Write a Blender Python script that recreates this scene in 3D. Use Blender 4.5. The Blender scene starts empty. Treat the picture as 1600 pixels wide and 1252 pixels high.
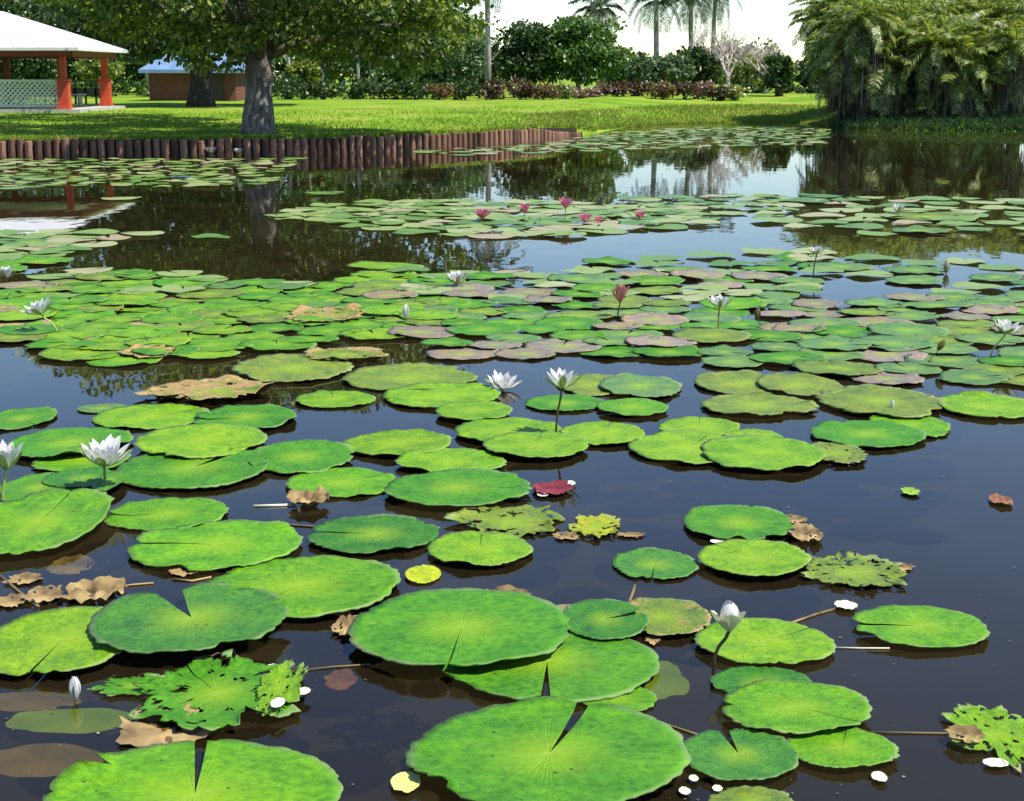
import bpy, math, random
import numpy as np
from mathutils import Vector, Matrix, noise

# ---------------------------------------------------------------- camera, sky, sun, exposure
R = math.radians
S = bpy.context.scene
COL = S.collection
CAM_H, PITCH, FPX = 2.0, R(11.9), 2425.0
cd = bpy.data.cameras.new('camera'); cam = bpy.data.objects.new('camera', cd); COL.objects.link(cam)
cam.location = (0, 0, CAM_H); cam.rotation_euler = (R(90) - PITCH, 0, 0)
cd.sensor_width = 36.0; cd.lens = 36.0 * FPX / 1600.0; cd.clip_start = 0.1; cd.clip_end = 3000
S.camera = cam
SUN_EL, SUN_DIR = R(59), Vector((0.90, -0.43, 0)).normalized()
W = bpy.data.worlds.new('World'); S.world = W; W.use_nodes = True
wn = W.node_tree.nodes; wl = W.node_tree.links
sky = wn.new('ShaderNodeTexSky'); sky.sky_type = 'NISHITA'; sky.sun_disc = False
sky.sun_elevation = SUN_EL; sky.sun_rotation = math.atan2(SUN_DIR.x, SUN_DIR.y)
sky.air_density = 1.0; sky.dust_density = 0.0; sky.ozone_density = 3.0
hs = wn.new('ShaderNodeHueSaturation'); hs.inputs['Saturation'].default_value = 1.14; hs.inputs['Hue'].default_value = 0.506
wl.new(sky.outputs[0], hs.inputs['Color']); wl.new(hs.outputs[0], wn['Background'].inputs[0]); wn['Background'].inputs[1].default_value = 0.132
sd = bpy.data.lights.new('sun', 'SUN'); sd.energy = 4.9; sd.angle = R(0.53); sd.color = (1.0, 0.955, 0.87)
sun = bpy.data.objects.new('sun', sd); COL.objects.link(sun)
tosun = Vector((SUN_DIR.x * math.cos(SUN_EL), SUN_DIR.y * math.cos(SUN_EL), math.sin(SUN_EL)))
sun.rotation_euler = tosun.to_track_quat('Z', 'Y').to_euler(); sun.location = (20, -10, 40)
S.view_settings.view_transform = 'Standard'; S.view_settings.look = 'None'
S.view_settings.exposure = 0.5; S.view_settings.gamma = 1.0
S.render.filter_size = 1.7
S.cycles.use_denoising = True
S.cycles.max_bounces = 8; S.cycles.transparent_max_bounces = 12
S.cycles.caustics_reflective = False; S.cycles.caustics_refractive = False

# ---------------------------------------------------------------- pixel <-> place
CP, SP = math.cos(PITCH), math.sin(PITCH)
def ray(px, py):
    dx = (px - 800.0) / FPX; dy = (626.0 - py) / FPX
    return Vector((dx, CP + SP * dy, -SP + CP * dy))
def gp(px, py, z=0.0):
    d = ray(px, py); t = (z - CAM_H) / d.z
    return Vector((d.x * t, d.y * t, z))
def at(px, py, Y):
    d = ray(px, py); t = Y / d.y
    return Vector((d.x * t, Y, CAM_H + d.z * t))
def depth(p):
    return p.y * CP + (CAM_H - p.z) * SP
def proj(p):
    D = depth(p)
    return 800 + FPX * p.x / D, 626 - FPX * ((p.z - CAM_H) * CP + p.y * SP) / D

# ---------------------------------------------------------------- object helpers
def tag(o, label=None, cat=None, group=None, kind=None):
    if label: o['label'] = label
    if cat: o['category'] = cat
    if group: o['group'] = group
    if kind: o['kind'] = kind
    return o
def thing(name, label, cat, loc=(0, 0, 0), rz=0.0, group=None):
    o = bpy.data.objects.new(name, None); COL.objects.link(o)
    o.location = loc; o.rotation_euler = (0, 0, rz); o.empty_display_size = 0.2
    return tag(o, label, cat, group)
def mesh_np(name, V, F, mat, smooth=False):
    """V (n,3) array, F (m,k) int array or list of tuples"""
    me = bpy.data.meshes.new(name)
    if isinstance(F, np.ndarray):
        m, k = F.shape
        me.vertices.add(len(V)); me.vertices.foreach_set('co', np.asarray(V, dtype=np.float32).ravel())
        me.loops.add(m * k); me.loops.foreach_set('vertex_index', F.astype(np.int32).ravel())
        me.polygons.add(m)
        me.polygons.foreach_set('loop_start', np.arange(0, m * k, k, dtype=np.int32))
        me.update(calc_edges=True); me.validate()
    else:
        me.from_pydata([tuple(v) for v in V], [], F); me.update()
    if smooth: me.polygons.foreach_set('use_smooth', [True] * len(me.polygons))
    if mat: me.materials.append(mat)
    return me
def link(name, me, parent=None, loc=None):
    o = bpy.data.objects.new(name, me); COL.objects.link(o)
    if parent: o.parent = parent
    if loc is not None: o.location = loc
    return o
class MB:
    """collects simple shapes into one mesh"""
    def __init__(s): s.V = []; s.F = []
    def add(s, V, F):
        b = len(s.V); s.V += [tuple(v) for v in V]; s.F += [tuple(i + b for i in f) for f in F]
    def box(s, c, size, rz=0.0, rx=0.0, ry=0.0):
        x, y, z = [k / 2 for k in size]
        M = Matrix.Translation(Vector(c)) @ Matrix.Rotation(rz, 4, 'Z') @ Matrix.Rotation(ry, 4, 'Y') @ Matrix.Rotation(rx, 4, 'X')
        V = [M @ Vector((a * x, b * y, d * z)) for a in (-1, 1) for b in (-1, 1) for d in (-1, 1)]
        s.add(V, [(0, 1, 3, 2), (4, 6, 7, 5), (0, 4, 5, 1), (2, 3, 7, 6), (0, 2, 6, 4), (1, 5, 7, 3)])
    def tube(s, pts, rad, n=8, cap=True):
        pts = [Vector(p) for p in pts]
        if not hasattr(rad, '__len__'): rad = [rad] * len(pts)
        rings = []; ref = Vector((0.123, 0.456, 0.88))
        for i, p in enumerate(pts):
            t = (pts[min(i + 1, len(pts) - 1)] - pts[max(i - 1, 0)])
            t = t.normalized() if t.length > 1e-9 else Vector((0, 0, 1))
            a = t.cross(ref)
            if a.length < 1e-3: a = t.cross(Vector((1, 0, 0)))
            a.normalize(); b = t.cross(a)
            rings.append([p + (a * math.cos(2 * math.pi * k / n) + b * math.sin(2 * math.pi * k / n)) * rad[i] for k in range(n)])
        V = [v for r in rings for v in r]; F = []
        for i in range(len(pts) - 1):
            for k in range(n):
                k2 = (k + 1) % n
                F.append((i * n + k, i * n + k2, (i + 1) * n + k2, (i + 1) * n + k))
        if cap:
            F.append(tuple(range(n - 1, -1, -1))); F.append(tuple((len(pts) - 1) * n + k for k in range(n)))
        s.add(V, F)
    def build(s, name, mat, parent=None, smooth=False):
        return link(name, mesh_np(name, s.V, s.F, mat, smooth), parent)

# ---------------------------------------------------------------- material helpers
def mat_new(name):
    m = bpy.data.materials.new(name); m.use_nodes = True
    nt = m.node_tree; nt.nodes.clear()
    out = nt.nodes.new('ShaderNodeOutputMaterial')
    return m, nt, nt.nodes, nt.links, out
def N(nodes, typ, **kw):
    n = nodes.new(typ)
    for k, v in kw.items():
        if k.startswith('i_'):
            n.inputs[k[2:].replace('_', ' ')].default_value = v
        else: setattr(n, k, v)
    return n
def math_n(nt, op, a, b=None, clamp=False):
    n = nt.nodes.new('ShaderNodeMath'); n.operation = op; n.use_clamp = clamp
    for i, v in enumerate((a, b)):
        if v is None: continue
        if isinstance(v, (int, float)): n.inputs[i].default_value = v
        else: nt.links.new(v, n.inputs[i])
    return n.outputs[0]
def ramp(nt, fac, stops):
    n = nt.nodes.new('ShaderNodeValToRGB'); e = n.color_ramp.elements
    while len(e) < len(stops): e.new(0.5)
    for i, (p, c) in enumerate(stops):
        e[i].position = p; e[i].color = (*c, 1) if len(c) == 3 else c
    nt.links.new(fac, n.inputs[0]); return n.outputs[0]
def mixc(nt, fac, a, b, blend='MIX'):
    n = nt.nodes.new('ShaderNodeMix'); n.data_type = 'RGBA'; n.blend_type = blend
    for i, v in ((0, fac), (6, a), (7, b)):
        if isinstance(v, (int, float)): n.inputs[i].default_value = v
        elif isinstance(v, tuple): n.inputs[i].default_value = (*v[:3], 1)
        else: nt.links.new(v, n.inputs[i])
    return n.outputs[2]
def rough_mat(name, c1, c2, scale=4.0, rough=0.85, bump=0.0, stretch=(1, 1, 1), detail=5.0, rand=0.0, spec=0.3, c3=None):
    """two-colour noise on object coordinates"""
    m, nt, nd, lk, out = mat_new(name)
    tc = nd.new('ShaderNodeTexCoord'); mp = nd.new('ShaderNodeMapping'); mp.inputs['Scale'].default_value = stretch
    lk.new(tc.outputs['Object'], mp.inputs[0])
    nz = N(nd, 'ShaderNodeTexNoise'); nz.inputs['Scale'].default_value = scale; nz.inputs['Detail'].default_value = detail
    lk.new(mp.outputs[0], nz.inputs['Vector'])
    st = [(0.33, c1), (0.67, c2)] if c3 is None else [(0.3, c1), (0.5, c2), (0.7, c3)]
    col = ramp(nt, nz.outputs[0], st)
    if rand > 0:
        oi = nd.new('ShaderNodeObjectInfo')
        col = mixc(nt, 1.0, col, ramp(nt, oi.outputs['Random'], [(0, (1 - rand,) * 3), (1, (1 + rand * .6,) * 3)]), 'MULTIPLY')
    b = nd.new('ShaderNodeBsdfPrincipled'); lk.new(col, b.inputs['Base Color'])
    b.inputs['Roughness'].default_value = rough; b.inputs['Specular IOR Level'].default_value = spec
    if bump:
        bp = nd.new('ShaderNodeBump'); bp.inputs['Strength'].default_value = bump; bp.inputs['Distance'].default_value = 0.05
        lk.new(nz.outputs[0], bp.inputs['Height']); lk.new(bp.outputs[0], b.inputs['Normal'])
    lk.new(b.outputs[0], out.inputs[0]); return m
def leaf_mat(name, stops, rough=0.42, transl=0.3, spec=0.5, warm=(1.25, 1.25, .6)):
    """each leaf its own tone"""
    m, nt, nd, lk, out = mat_new(name)
    g = nd.new('ShaderNodeNewGeometry')
    col = ramp(nt, g.outputs['Random Per Island'], stops)
    b = nd.new('ShaderNodeBsdfPrincipled'); lk.new(col, b.inputs['Base Color'])
    b.inputs['Roughness'].default_value = rough; b.inputs['Specular IOR Level'].default_value = spec
    t = nd.new('ShaderNodeBsdfTranslucent'); lk.new(mixc(nt, 1.0, col, warm, 'MULTIPLY'), t.inputs[0])
    mx = nd.new('ShaderNodeMixShader'); mx.inputs[0].default_value = transl
    lk.new(b.outputs[0], mx.inputs[1]); lk.new(t.outputs[0], mx.inputs[2]); lk.new(mx.outputs[0], out.inputs[0])
    return m

# ---------------------------------------------------------------- water, bed, ground
def water_mat():
    m, nt, nd, lk, out = mat_new('pond_water')
    tc = nd.new('ShaderNodeTexCoord')
    n1 = nd.new('ShaderNodeTexNoise'); n1.inputs['Scale'].default_value = 2.2; n1.inputs['Detail'].default_value = 2.0
    mp = nd.new('ShaderNodeMapping'); mp.inputs['Scale'].default_value = (1.0, 0.55, 1.0); mp.inputs['Rotation'].default_value = (0, 0, .25)
    lk.new(tc.outputs['Object'], mp.inputs[0]); lk.new(mp.outputs[0], n1.inputs['Vector'])
    bp = nd.new('ShaderNodeBump'); bp.inputs['Strength'].default_value = 1.0; bp.inputs['Distance'].default_value = 0.0016
    lk.new(n1.outputs[0], bp.inputs['Height'])
    fr = nd.new('ShaderNodeFresnel'); fr.inputs[0].default_value = 1.29
    gl = nd.new('ShaderNodeBsdfGlossy'); gl.inputs['Roughness'].default_value = 0.012; gl.inputs['Color'].default_value = (1, 1, 1, 1)
    lk.new(bp.outputs[0], gl.inputs['Normal']); lk.new(bp.outputs[0], fr.inputs['Normal'])
    n2 = nd.new('ShaderNodeTexNoise'); n2.inputs['Scale'].default_value = 0.5; n2.inputs['Detail'].default_value = 4
    lk.new(tc.outputs['Object'], n2.inputs['Vector'])
    df = nd.new('ShaderNodeBsdfDiffuse'); lk.new(ramp(nt, n2.outputs[0], [(.3, (.030, .021, .009)), (.7, (.046, .032, .014))]), df.inputs[0])
    tr = nd.new('ShaderNodeBsdfTransparent'); tr.inputs[0].default_value = (.85, .82, .55, 1)
    mu = nd.new('ShaderNodeMixShader'); mu.inputs[0].default_value = 0.66
    lk.new(df.outputs[0], mu.inputs[1]); lk.new(tr.outputs[0], mu.inputs[2])
    mx = nd.new('ShaderNodeMixShader'); lk.new(fr.outputs[0], mx.inputs[0]); lk.new(mu.outputs[0], mx.inputs[1]); lk.new(gl.outputs[0], mx.inputs[2])
    lk.new(mx.outputs[0], out.inputs[0]); return m

SHORE = [(-1500, 262, 1), (-300, 247, 1), (0, 245, 1), (300, 244, 1), (450, 242, 1), (580, 238.5, 1), (700, 232.5, 1), (790, 226.5, 1), (860, 220.5, 1), (895, 215, .8), (925, 208.5, .2),
         (970, 201, 0), (1040, 195, 0), (1150, 192, 0), (1240, 193, 0), (1285, 198, 0), (1320, 203, 0), (1450, 205, 0), (1600, 206, 0), (1900, 208, 0), (3200, 215, 0)]
SH_PX = [s[0] for s in SHORE]; SH_Y = [gp(800, s[1]).y for s in SHORE]; SH_W = [s[2] for s in SHORE]
def shore(px):
    return float(np.interp(px, SH_PX, SH_Y)), float(np.interp(px, SH_PX, SH_W))
def ground_profile(px, t):
    w = float(np.interp(px, SH_PX, SH_W))
    zw = 0.40 + 0.022 * min(max(t, 0), 15)
    zn = -0.06 + 0.085 * min(max(t, 0), 6) + 0.035 * min(max(t - 6, 0), 14)
    if px > 1300: zn = zn + min(1, (px - 1300) / 40) * min(max(t, 0) * .25, .22)
    z = zw * w + min(zn, .9) * (1 - w)
    return z
def ground(x, y):
    px = 800 + FPX * x / max(y, .1)
    ys, w = shore(px)
    return ground_profile(px, y - ys)
def build_ground():
    pxs = list(np.arange(-1500, 3201, 20)); ts = [0, .25, .6, 1, 1.7, 2.5, 3.5, 5, 6.5, 8, 10, 12, 15, 18, 22, 28, 36, 48, 65, 90, 140, 250, 500, 1200]
    V = []; F = []
    for px in pxs:
        ys, w = shore(px); u = (px - 800) / FPX
        V.append((u * ys, ys, -1.2))
        ys += .0
        for t in ts:
            y = ys + t
            z = ground_profile(px, t)
            if t > .3: z += noise.noise(Vector((u * y * .3, y * .3, 0))) * .05 * min(1, t / 4)
            V.append((u * y, y, z))
    n = len(ts) + 1
    for i in range(len(pxs) - 1):
        for k in range(n - 1):
            F.append((i * n + k, (i + 1) * n + k, (i + 1) * n + k + 1, i * n + k + 1))
    m, nt, nd, lk, out = mat_new('lawn_grass')
    tc = nd.new('ShaderNodeTexCoord')
    a = nd.new('ShaderNodeTexNoise'); a.inputs['Scale'].default_value = .35; a.inputs['Detail'].default_value = 6
    b2 = nd.new('ShaderNodeTexNoise'); b2.inputs['Scale'].default_value = 9; b2.inputs['Detail'].default_value = 6
    lk.new(tc.outputs['Object'], a.inputs['Vector']); lk.new(tc.outputs['Object'], b2.inputs['Vector'])
    c1 = ramp(nt, a.outputs[0], [(.36, (.15, .28, .016)), (.52, (.24, .36, .026)), (.68, (.36, .36, .075))])
    c2 = ramp(nt, b2.outputs[0], [(.36, (.5, .6, .5)), (.6, (1.1, 1.1, 1.05))])
    b = nd.new('ShaderNodeBsdfPrincipled'); lk.new(mixc(nt, 1.0, c1, c2, 'MULTIPLY'), b.inputs['Base Color'])
    b.inputs['Roughness'].default_value = .9; b.inputs['Specular IOR Level'].default_value = .1
    bp = nd.new('ShaderNodeBump'); bp.inputs['Strength'].default_value = .6; bp.inputs['Distance'].default_value = .08
    lk.new(b2.outputs[0], bp.inputs['Height']); lk.new(bp.outputs[0], b.inputs['Normal']); lk.new(b.outputs[0], out.inputs[0])
    me = mesh_np('lawn', V, F, m, True); me.materials.append(rough_mat('dark_gap_soil', (.02, .014, .009), (.05, .035, .022), 6))  # dark soil face doubles as painted shade in the gaps between logs
    for p in me.polygons:
        if p.index % (n - 1) == 0 and pxs[p.index // (n - 1)] < 890: p.material_index = 1; p.use_smooth = False
    o = link('lawn', me); tag(o, kind='structure')
build_ground()
water = link('water', mesh_np('water', [(-160, -30, 0), (160, -30, 0), (160, 110, 0), (-160, 110, 0)], [(0, 1, 2, 3)], water_mat())); tag(water, kind='structure')
bed = link('pond_bed', mesh_np('pond_bed', [(-170, -35, -1.15), (170, -35, -1.15), (170, 110, -1.15), (-170, 110, -1.15)], [(0, 1, 2, 3)],
           rough_mat('mud', (.010, .008, .005), (.02, .016, .010), 1.5))); tag(bed, kind='structure')

# ---------------------------------------------------------------- lily pads
def pad_mat():
    m, nt, nd, lk, out = mat_new('lily_pad_leaf')
    tc = nd.new('ShaderNodeTexCoord'); oi = nd.new('ShaderNodeObjectInfo')
    sx = nd.new('ShaderNodeSeparateXYZ'); lk.new(tc.outputs['Object'], sx.inputs[0])
    x, y = sx.outputs[0], sx.outputs[1]
    ang = math_n(nt, 'ARCTAN2', y, x)
    r = math_n(nt, 'SQRT', math_n(nt, 'ADD', math_n(nt, 'MULTIPLY', x, x), math_n(nt, 'MULTIPLY', y, y)))
    # offset noise per object
    ad = nd.new('ShaderNodeVectorMath'); ad.operation = 'ADD'; lk.new(tc.outputs['Object'], ad.inputs[0])
    cx = nd.new('ShaderNodeCombineXYZ'); lk.new(math_n(nt, 'MULTIPLY', oi.outputs['Random'], 90.0), cx.inputs[0]); lk.new(math_n(nt, 'MULTIPLY', oi.outputs['Random'], 31.0), cx.inputs[2])
    lk.new(cx.outputs[0], ad.inputs[1])
    nz = nd.new('ShaderNodeTexNoise'); nz.inputs['Scale'].default_value = 2.6; nz.inputs['Detail'].default_value = 6; nz.inputs['Roughness'].default_value = .62
    lk.new(ad.outputs[0], nz.inputs['Vector'])
    nf = nd.new('ShaderNodeTexNoise'); nf.inputs['Scale'].default_value = 13; nf.inputs['Detail'].default_value = 5; nf.inputs['Roughness'].default_value = .7
    lk.new(ad.outputs[0], nf.inputs['Vector'])
    # wobbling radial veins
    wob = math_n(nt, 'ADD', ang, math_n(nt, 'MULTIPLY', math_n(nt, 'SUBTRACT', nz.outputs[0], .5), .16))
    def veins(k, ph, width):
        s = math_n(nt, 'ABSOLUTE', math_n(nt, 'SINE', math_n(nt, 'ADD', math_n(nt, 'MULTIPLY', wob, k / 2.0), ph)))
        s = math_n(nt, 'MULTIPLY', s, r)
        return math_n(nt, 'SUBTRACT', 1.0, math_n(nt, 'DIVIDE', s, width), True)
    v1 = veins(20, .4, .06); v2 = veins(46, 1.1, .17)
    fade = math_n(nt, 'SUBTRACT', 1.0, math_n(nt, 'MULTIPLY', r, .85), True)
    vein = math_n(nt, 'MULTIPLY', math_n(nt, 'ADD', math_n(nt, 'MULTIPLY', v1, .8), math_n(nt, 'MULTIPLY', v2, .4), True), fade, True)
    base = oi.outputs['Color']
    tone = ramp(nt, nz.outputs[0], [(.28, (.52, .66, .9)), (.48, (.95, .97, 1)), (.72, (1.5, 1.25, .7))])
    col = mixc(nt, 1.0, base, tone, 'MULTIPLY')
    col = mixc(nt, 1.0, col, ramp(nt, nf.outputs[0], [(.3, (.5, .58, .5)), (.52, (1, 1, 1)), (.74, (1.4, 1.3, 1.2))]), 'MULTIPLY')
    cen = math_n(nt, 'POWER', math_n(nt, 'SUBTRACT', 1.0, math_n(nt, 'DIVIDE', r, .55), True), 1.3)
    col = mixc(nt, math_n(nt, 'MULTIPLY', cen, .75), col, mixc(nt, .85, base, (.30, .46, .002)))
    col = mixc(nt, math_n(nt, 'MULTIPLY', vein, .85), col, mixc(nt, .65, base, (.30, .46, .03)))
    # brown blotches, amount from alpha (1 = none)
    bl = nd.new('ShaderNodeTexNoise'); bl.inputs['Scale'].default_value = 1.7; bl.inputs['Detail'].default_value = 7; bl.inputs['Roughness'].default_value = .65
    lk.new(ad.outputs[0], bl.inputs['Vector'])
    am = math_n(nt, 'SUBTRACT', 1.0, oi.outputs['Alpha'])
    thr = math_n(nt, 'SUBTRACT', math_n(nt, 'SUBTRACT', .80, math_n(nt, 'MULTIPLY', am, .5)), math_n(nt, 'MULTIPLY', math_n(nt, 'POWER', r, 5.0), .13))
    bf = math_n(nt, 'MULTIPLY', math_n(nt, 'SUBTRACT', bl.outputs[0], thr), 9.0, True)
    col = mixc(nt, bf, col, ramp(nt, nf.outputs[0], [(.35, (.24, .13, .04)), (.65, (.48, .33, .13))]))
    # dark specks and insect holes
    vo = nd.new('ShaderNodeTexVoronoi'); vo.inputs['Scale'].default_value = 9.0; lk.new(ad.outputs[0], vo.inputs['Vector'])
    sep = nd.new('ShaderNodeSeparateColor'); lk.new(vo.outputs['Color'], sep.inputs[0])
    size = math_n(nt, 'MULTIPLY', math_n(nt, 'SUBTRACT', sep.outputs[0], .42), .30)
    sp = math_n(nt, 'MULTIPLY', math_n(nt, 'SUBTRACT', size, vo.outputs['Distance']), 30.0, True)
    col = mixc(nt, math_n(nt, 'MULTIPLY', sp, .85), col, (.018, .028, .01))
    # thin pale worn rim
    rim = math_n(nt, 'MULTIPLY', math_n(nt, 'SUBTRACT', r, math_n(nt, 'ADD', .9, math_n(nt, 'MULTIPLY', nf.outputs[0], .1))), 18.0, True)
    col = mixc(nt, math_n(nt, 'MULTIPLY', rim, .45), col, (.30, .36, .16))
    g = nd.new('ShaderNodeNewGeometry')
    col = mixc(nt, g.outputs['Backfacing'], col, (.12, .07, .05))
    b = nd.new('ShaderNodeBsdfPrincipled'); lk.new(col, b.inputs['Base Color'])
    lk.new(ramp(nt, nf.outputs[0], [(.3, (.44,) * 3), (.7, (.62,) * 3)]), b.inputs['Roughness'])
    b.inputs['Specular IOR Level'].default_value = .26
    bp = nd.new('ShaderNodeBump'); bp.inputs['Strength'].default_value = .5; bp.inputs['Distance'].default_value = .02
    lk.new(math_n(nt, 'SUBTRACT', math_n(nt, 'MULTIPLY', nf.outputs[0], .5), math_n(nt, 'MULTIPLY', vein, .6)), bp.inputs['Height'])
    lk.new(bp.outputs[0], b.inputs['Normal'])
    lk.new(b.outputs[0], out.inputs[0]); return m
PAD = pad_mat()
def pad_mesh(seed, notch=None, hw=.05, bites=(), rag=0.0, rim=.035, segs=120, rings=9, holes=0.0, teeth=.03):
    """leaf of radius 1 with a slit from the stalk; notch in degrees, None = closed"""
    rnd = random.Random(seed); o = Vector((rnd.uniform(0, 90), rnd.uniform(0, 90), rnd.uniform(0, 90)))
    a0 = R(notch) if notch is not None else rnd.uniform(0, 6.28)
    if notch is None: hw = .012
    V = [(0, 0, 0)]; F = []
    nt_ = rnd.randint(24, 40); up = rnd.uniform(0, 6.28)
    bites = tuple(bites) + tuple((rnd.uniform(0, 360), rnd.uniform(.03, .1), rnd.uniform(.03, .12)) for _ in range(rnd.randint(0, 3)))
    def edge(th, d):
        n1 = noise.noise(o + Vector((math.cos(th) * 1.3, math.sin(th) * 1.3, 0)))
        n2 = noise.noise(o + Vector((math.cos(th) * 7, math.sin(th) * 7, 3)))
        e = 1 + .06 * n1 + .032 * n2 + teeth * (.3 + 3 * abs(n1)) * (abs(math.sin(th * nt_ / 2 + 2 * n2)) - .5)
        if rag: e += rag * (noise.noise(o + Vector((math.cos(th) * 2.3, math.sin(th) * 2.3, 9))) * 1.1 + n2 * .45 + .35 * noise.noise(o + Vector((math.cos(th) * 15, math.sin(th) * 15, 12))) - .1)
        e *= 1 - .10 * math.exp(-(d / .11) ** 2) * (1 if notch is not None else .4)
        for ba, bd, bw in bites:
            dd = (th - R(ba) + math.pi) % (2 * math.pi) - math.pi
            e -= bd * math.exp(-(dd / bw) ** 4)
        return max(.15, e)
    rr = [((k + 1) / rings) ** .8 for k in range(rings)]
    for k in range(rings):
        for j in range(segs + 1):
            f = j / segs; th = a0 + hw + f * (2 * math.pi - 2 * hw)
            d = min(f, 1 - f) * 2 * math.pi
            e = edge(th, d); q = rr[k] * e
            z = rim * rr[k] ** 8 * (.35 + .25 * math.cos(th - up) + 2.4 * max(0, noise.noise(o + Vector((math.cos(th) * 1.9, math.sin(th) * 1.9, 20))) - .08))
            z += .026 * noise.noise(o + Vector((q * math.cos(th) * 2.4, q * math.sin(th) * 2.4, 40))) * rr[k]
            if rag: z += rag * .12 * (noise.noise(o + Vector((q * math.cos(th) * 4, q * math.sin(th) * 4, 60)))) * rr[k]
            V.append((q * math.cos(th), q * math.sin(th), z))
    n = segs + 1
    for j in range(segs): F.append((0, 1 + j, 2 + j))
    for k in range(rings - 1):
        for j in range(segs):
            a = 1 + k * n + j
            if holes:
                c = V[a]
                if rr[k] > .25 and noise.noise(o + Vector((c[0] * 6, c[1] * 6, 80))) > .56 - holes: continue
            F.append((a, a + n, a + n + 1, a + 1))
    # turned-down rim gives the leaf its thickness
    b = len(V); k = rings - 1
    for j in range(n):
        v = V[1 + k * n + j]; V.append((v[0] * .992, v[1] * .992, v[2] - .016))
    for j in range(segs):
        a = 1 + k * n + j; F.append((a, b + j, b + j + 1, a + 1))
    return mesh_np('lily_pad', V, F, PAD, True)

PC = dict(lime=(.145, .300, .006), green=(.060, .218, .008), deep=(.040, .170, .014), blue=(.056, .195, .022), olive=(.150, .215, .028),
          sage=(.11, .215, .060), brown=(.28, .21, .12), mauve=(.25, .20, .15), yellow=(.42, .46, .012), fresh=(.098, .275, .006))  # sage carries the pale bluish sky sheen of the middle pads in its colour
PAD_GROUP = 'lily pads floating on the pond'
def place_pad(me, cx, cy, w, h, colr, label, lev=0, alpha=1.0, jit=None, name='lily_pad', cat='lily pad', group=PAD_GROUP, tilt=0.0, rx_=0.0):
    p = gp(cx, cy); D = depth(p); dist = (p - Vector((0, 0, CAM_H))).length
    rx = w / 2 * D / FPX; dep = math.atan2(CAM_H, p.y)
    ry = h / 2 * D / FPX / math.sin(dep)
    o = link(name, me, loc=(p.x, p.y, .008 + lev * .011 + (rx * abs(tilt) * .6)))
    o.scale = (rx, ry, (rx + ry) / 2); o.rotation_euler = (rx_, tilt, 0)
    c = PC[colr] if isinstance(colr, str) else colr
    if jit: c = tuple(min(.9, k * f) for k, f in zip(c, jit))
    o.color = (*c, alpha)
    return tag(o, label, cat, group)

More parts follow.
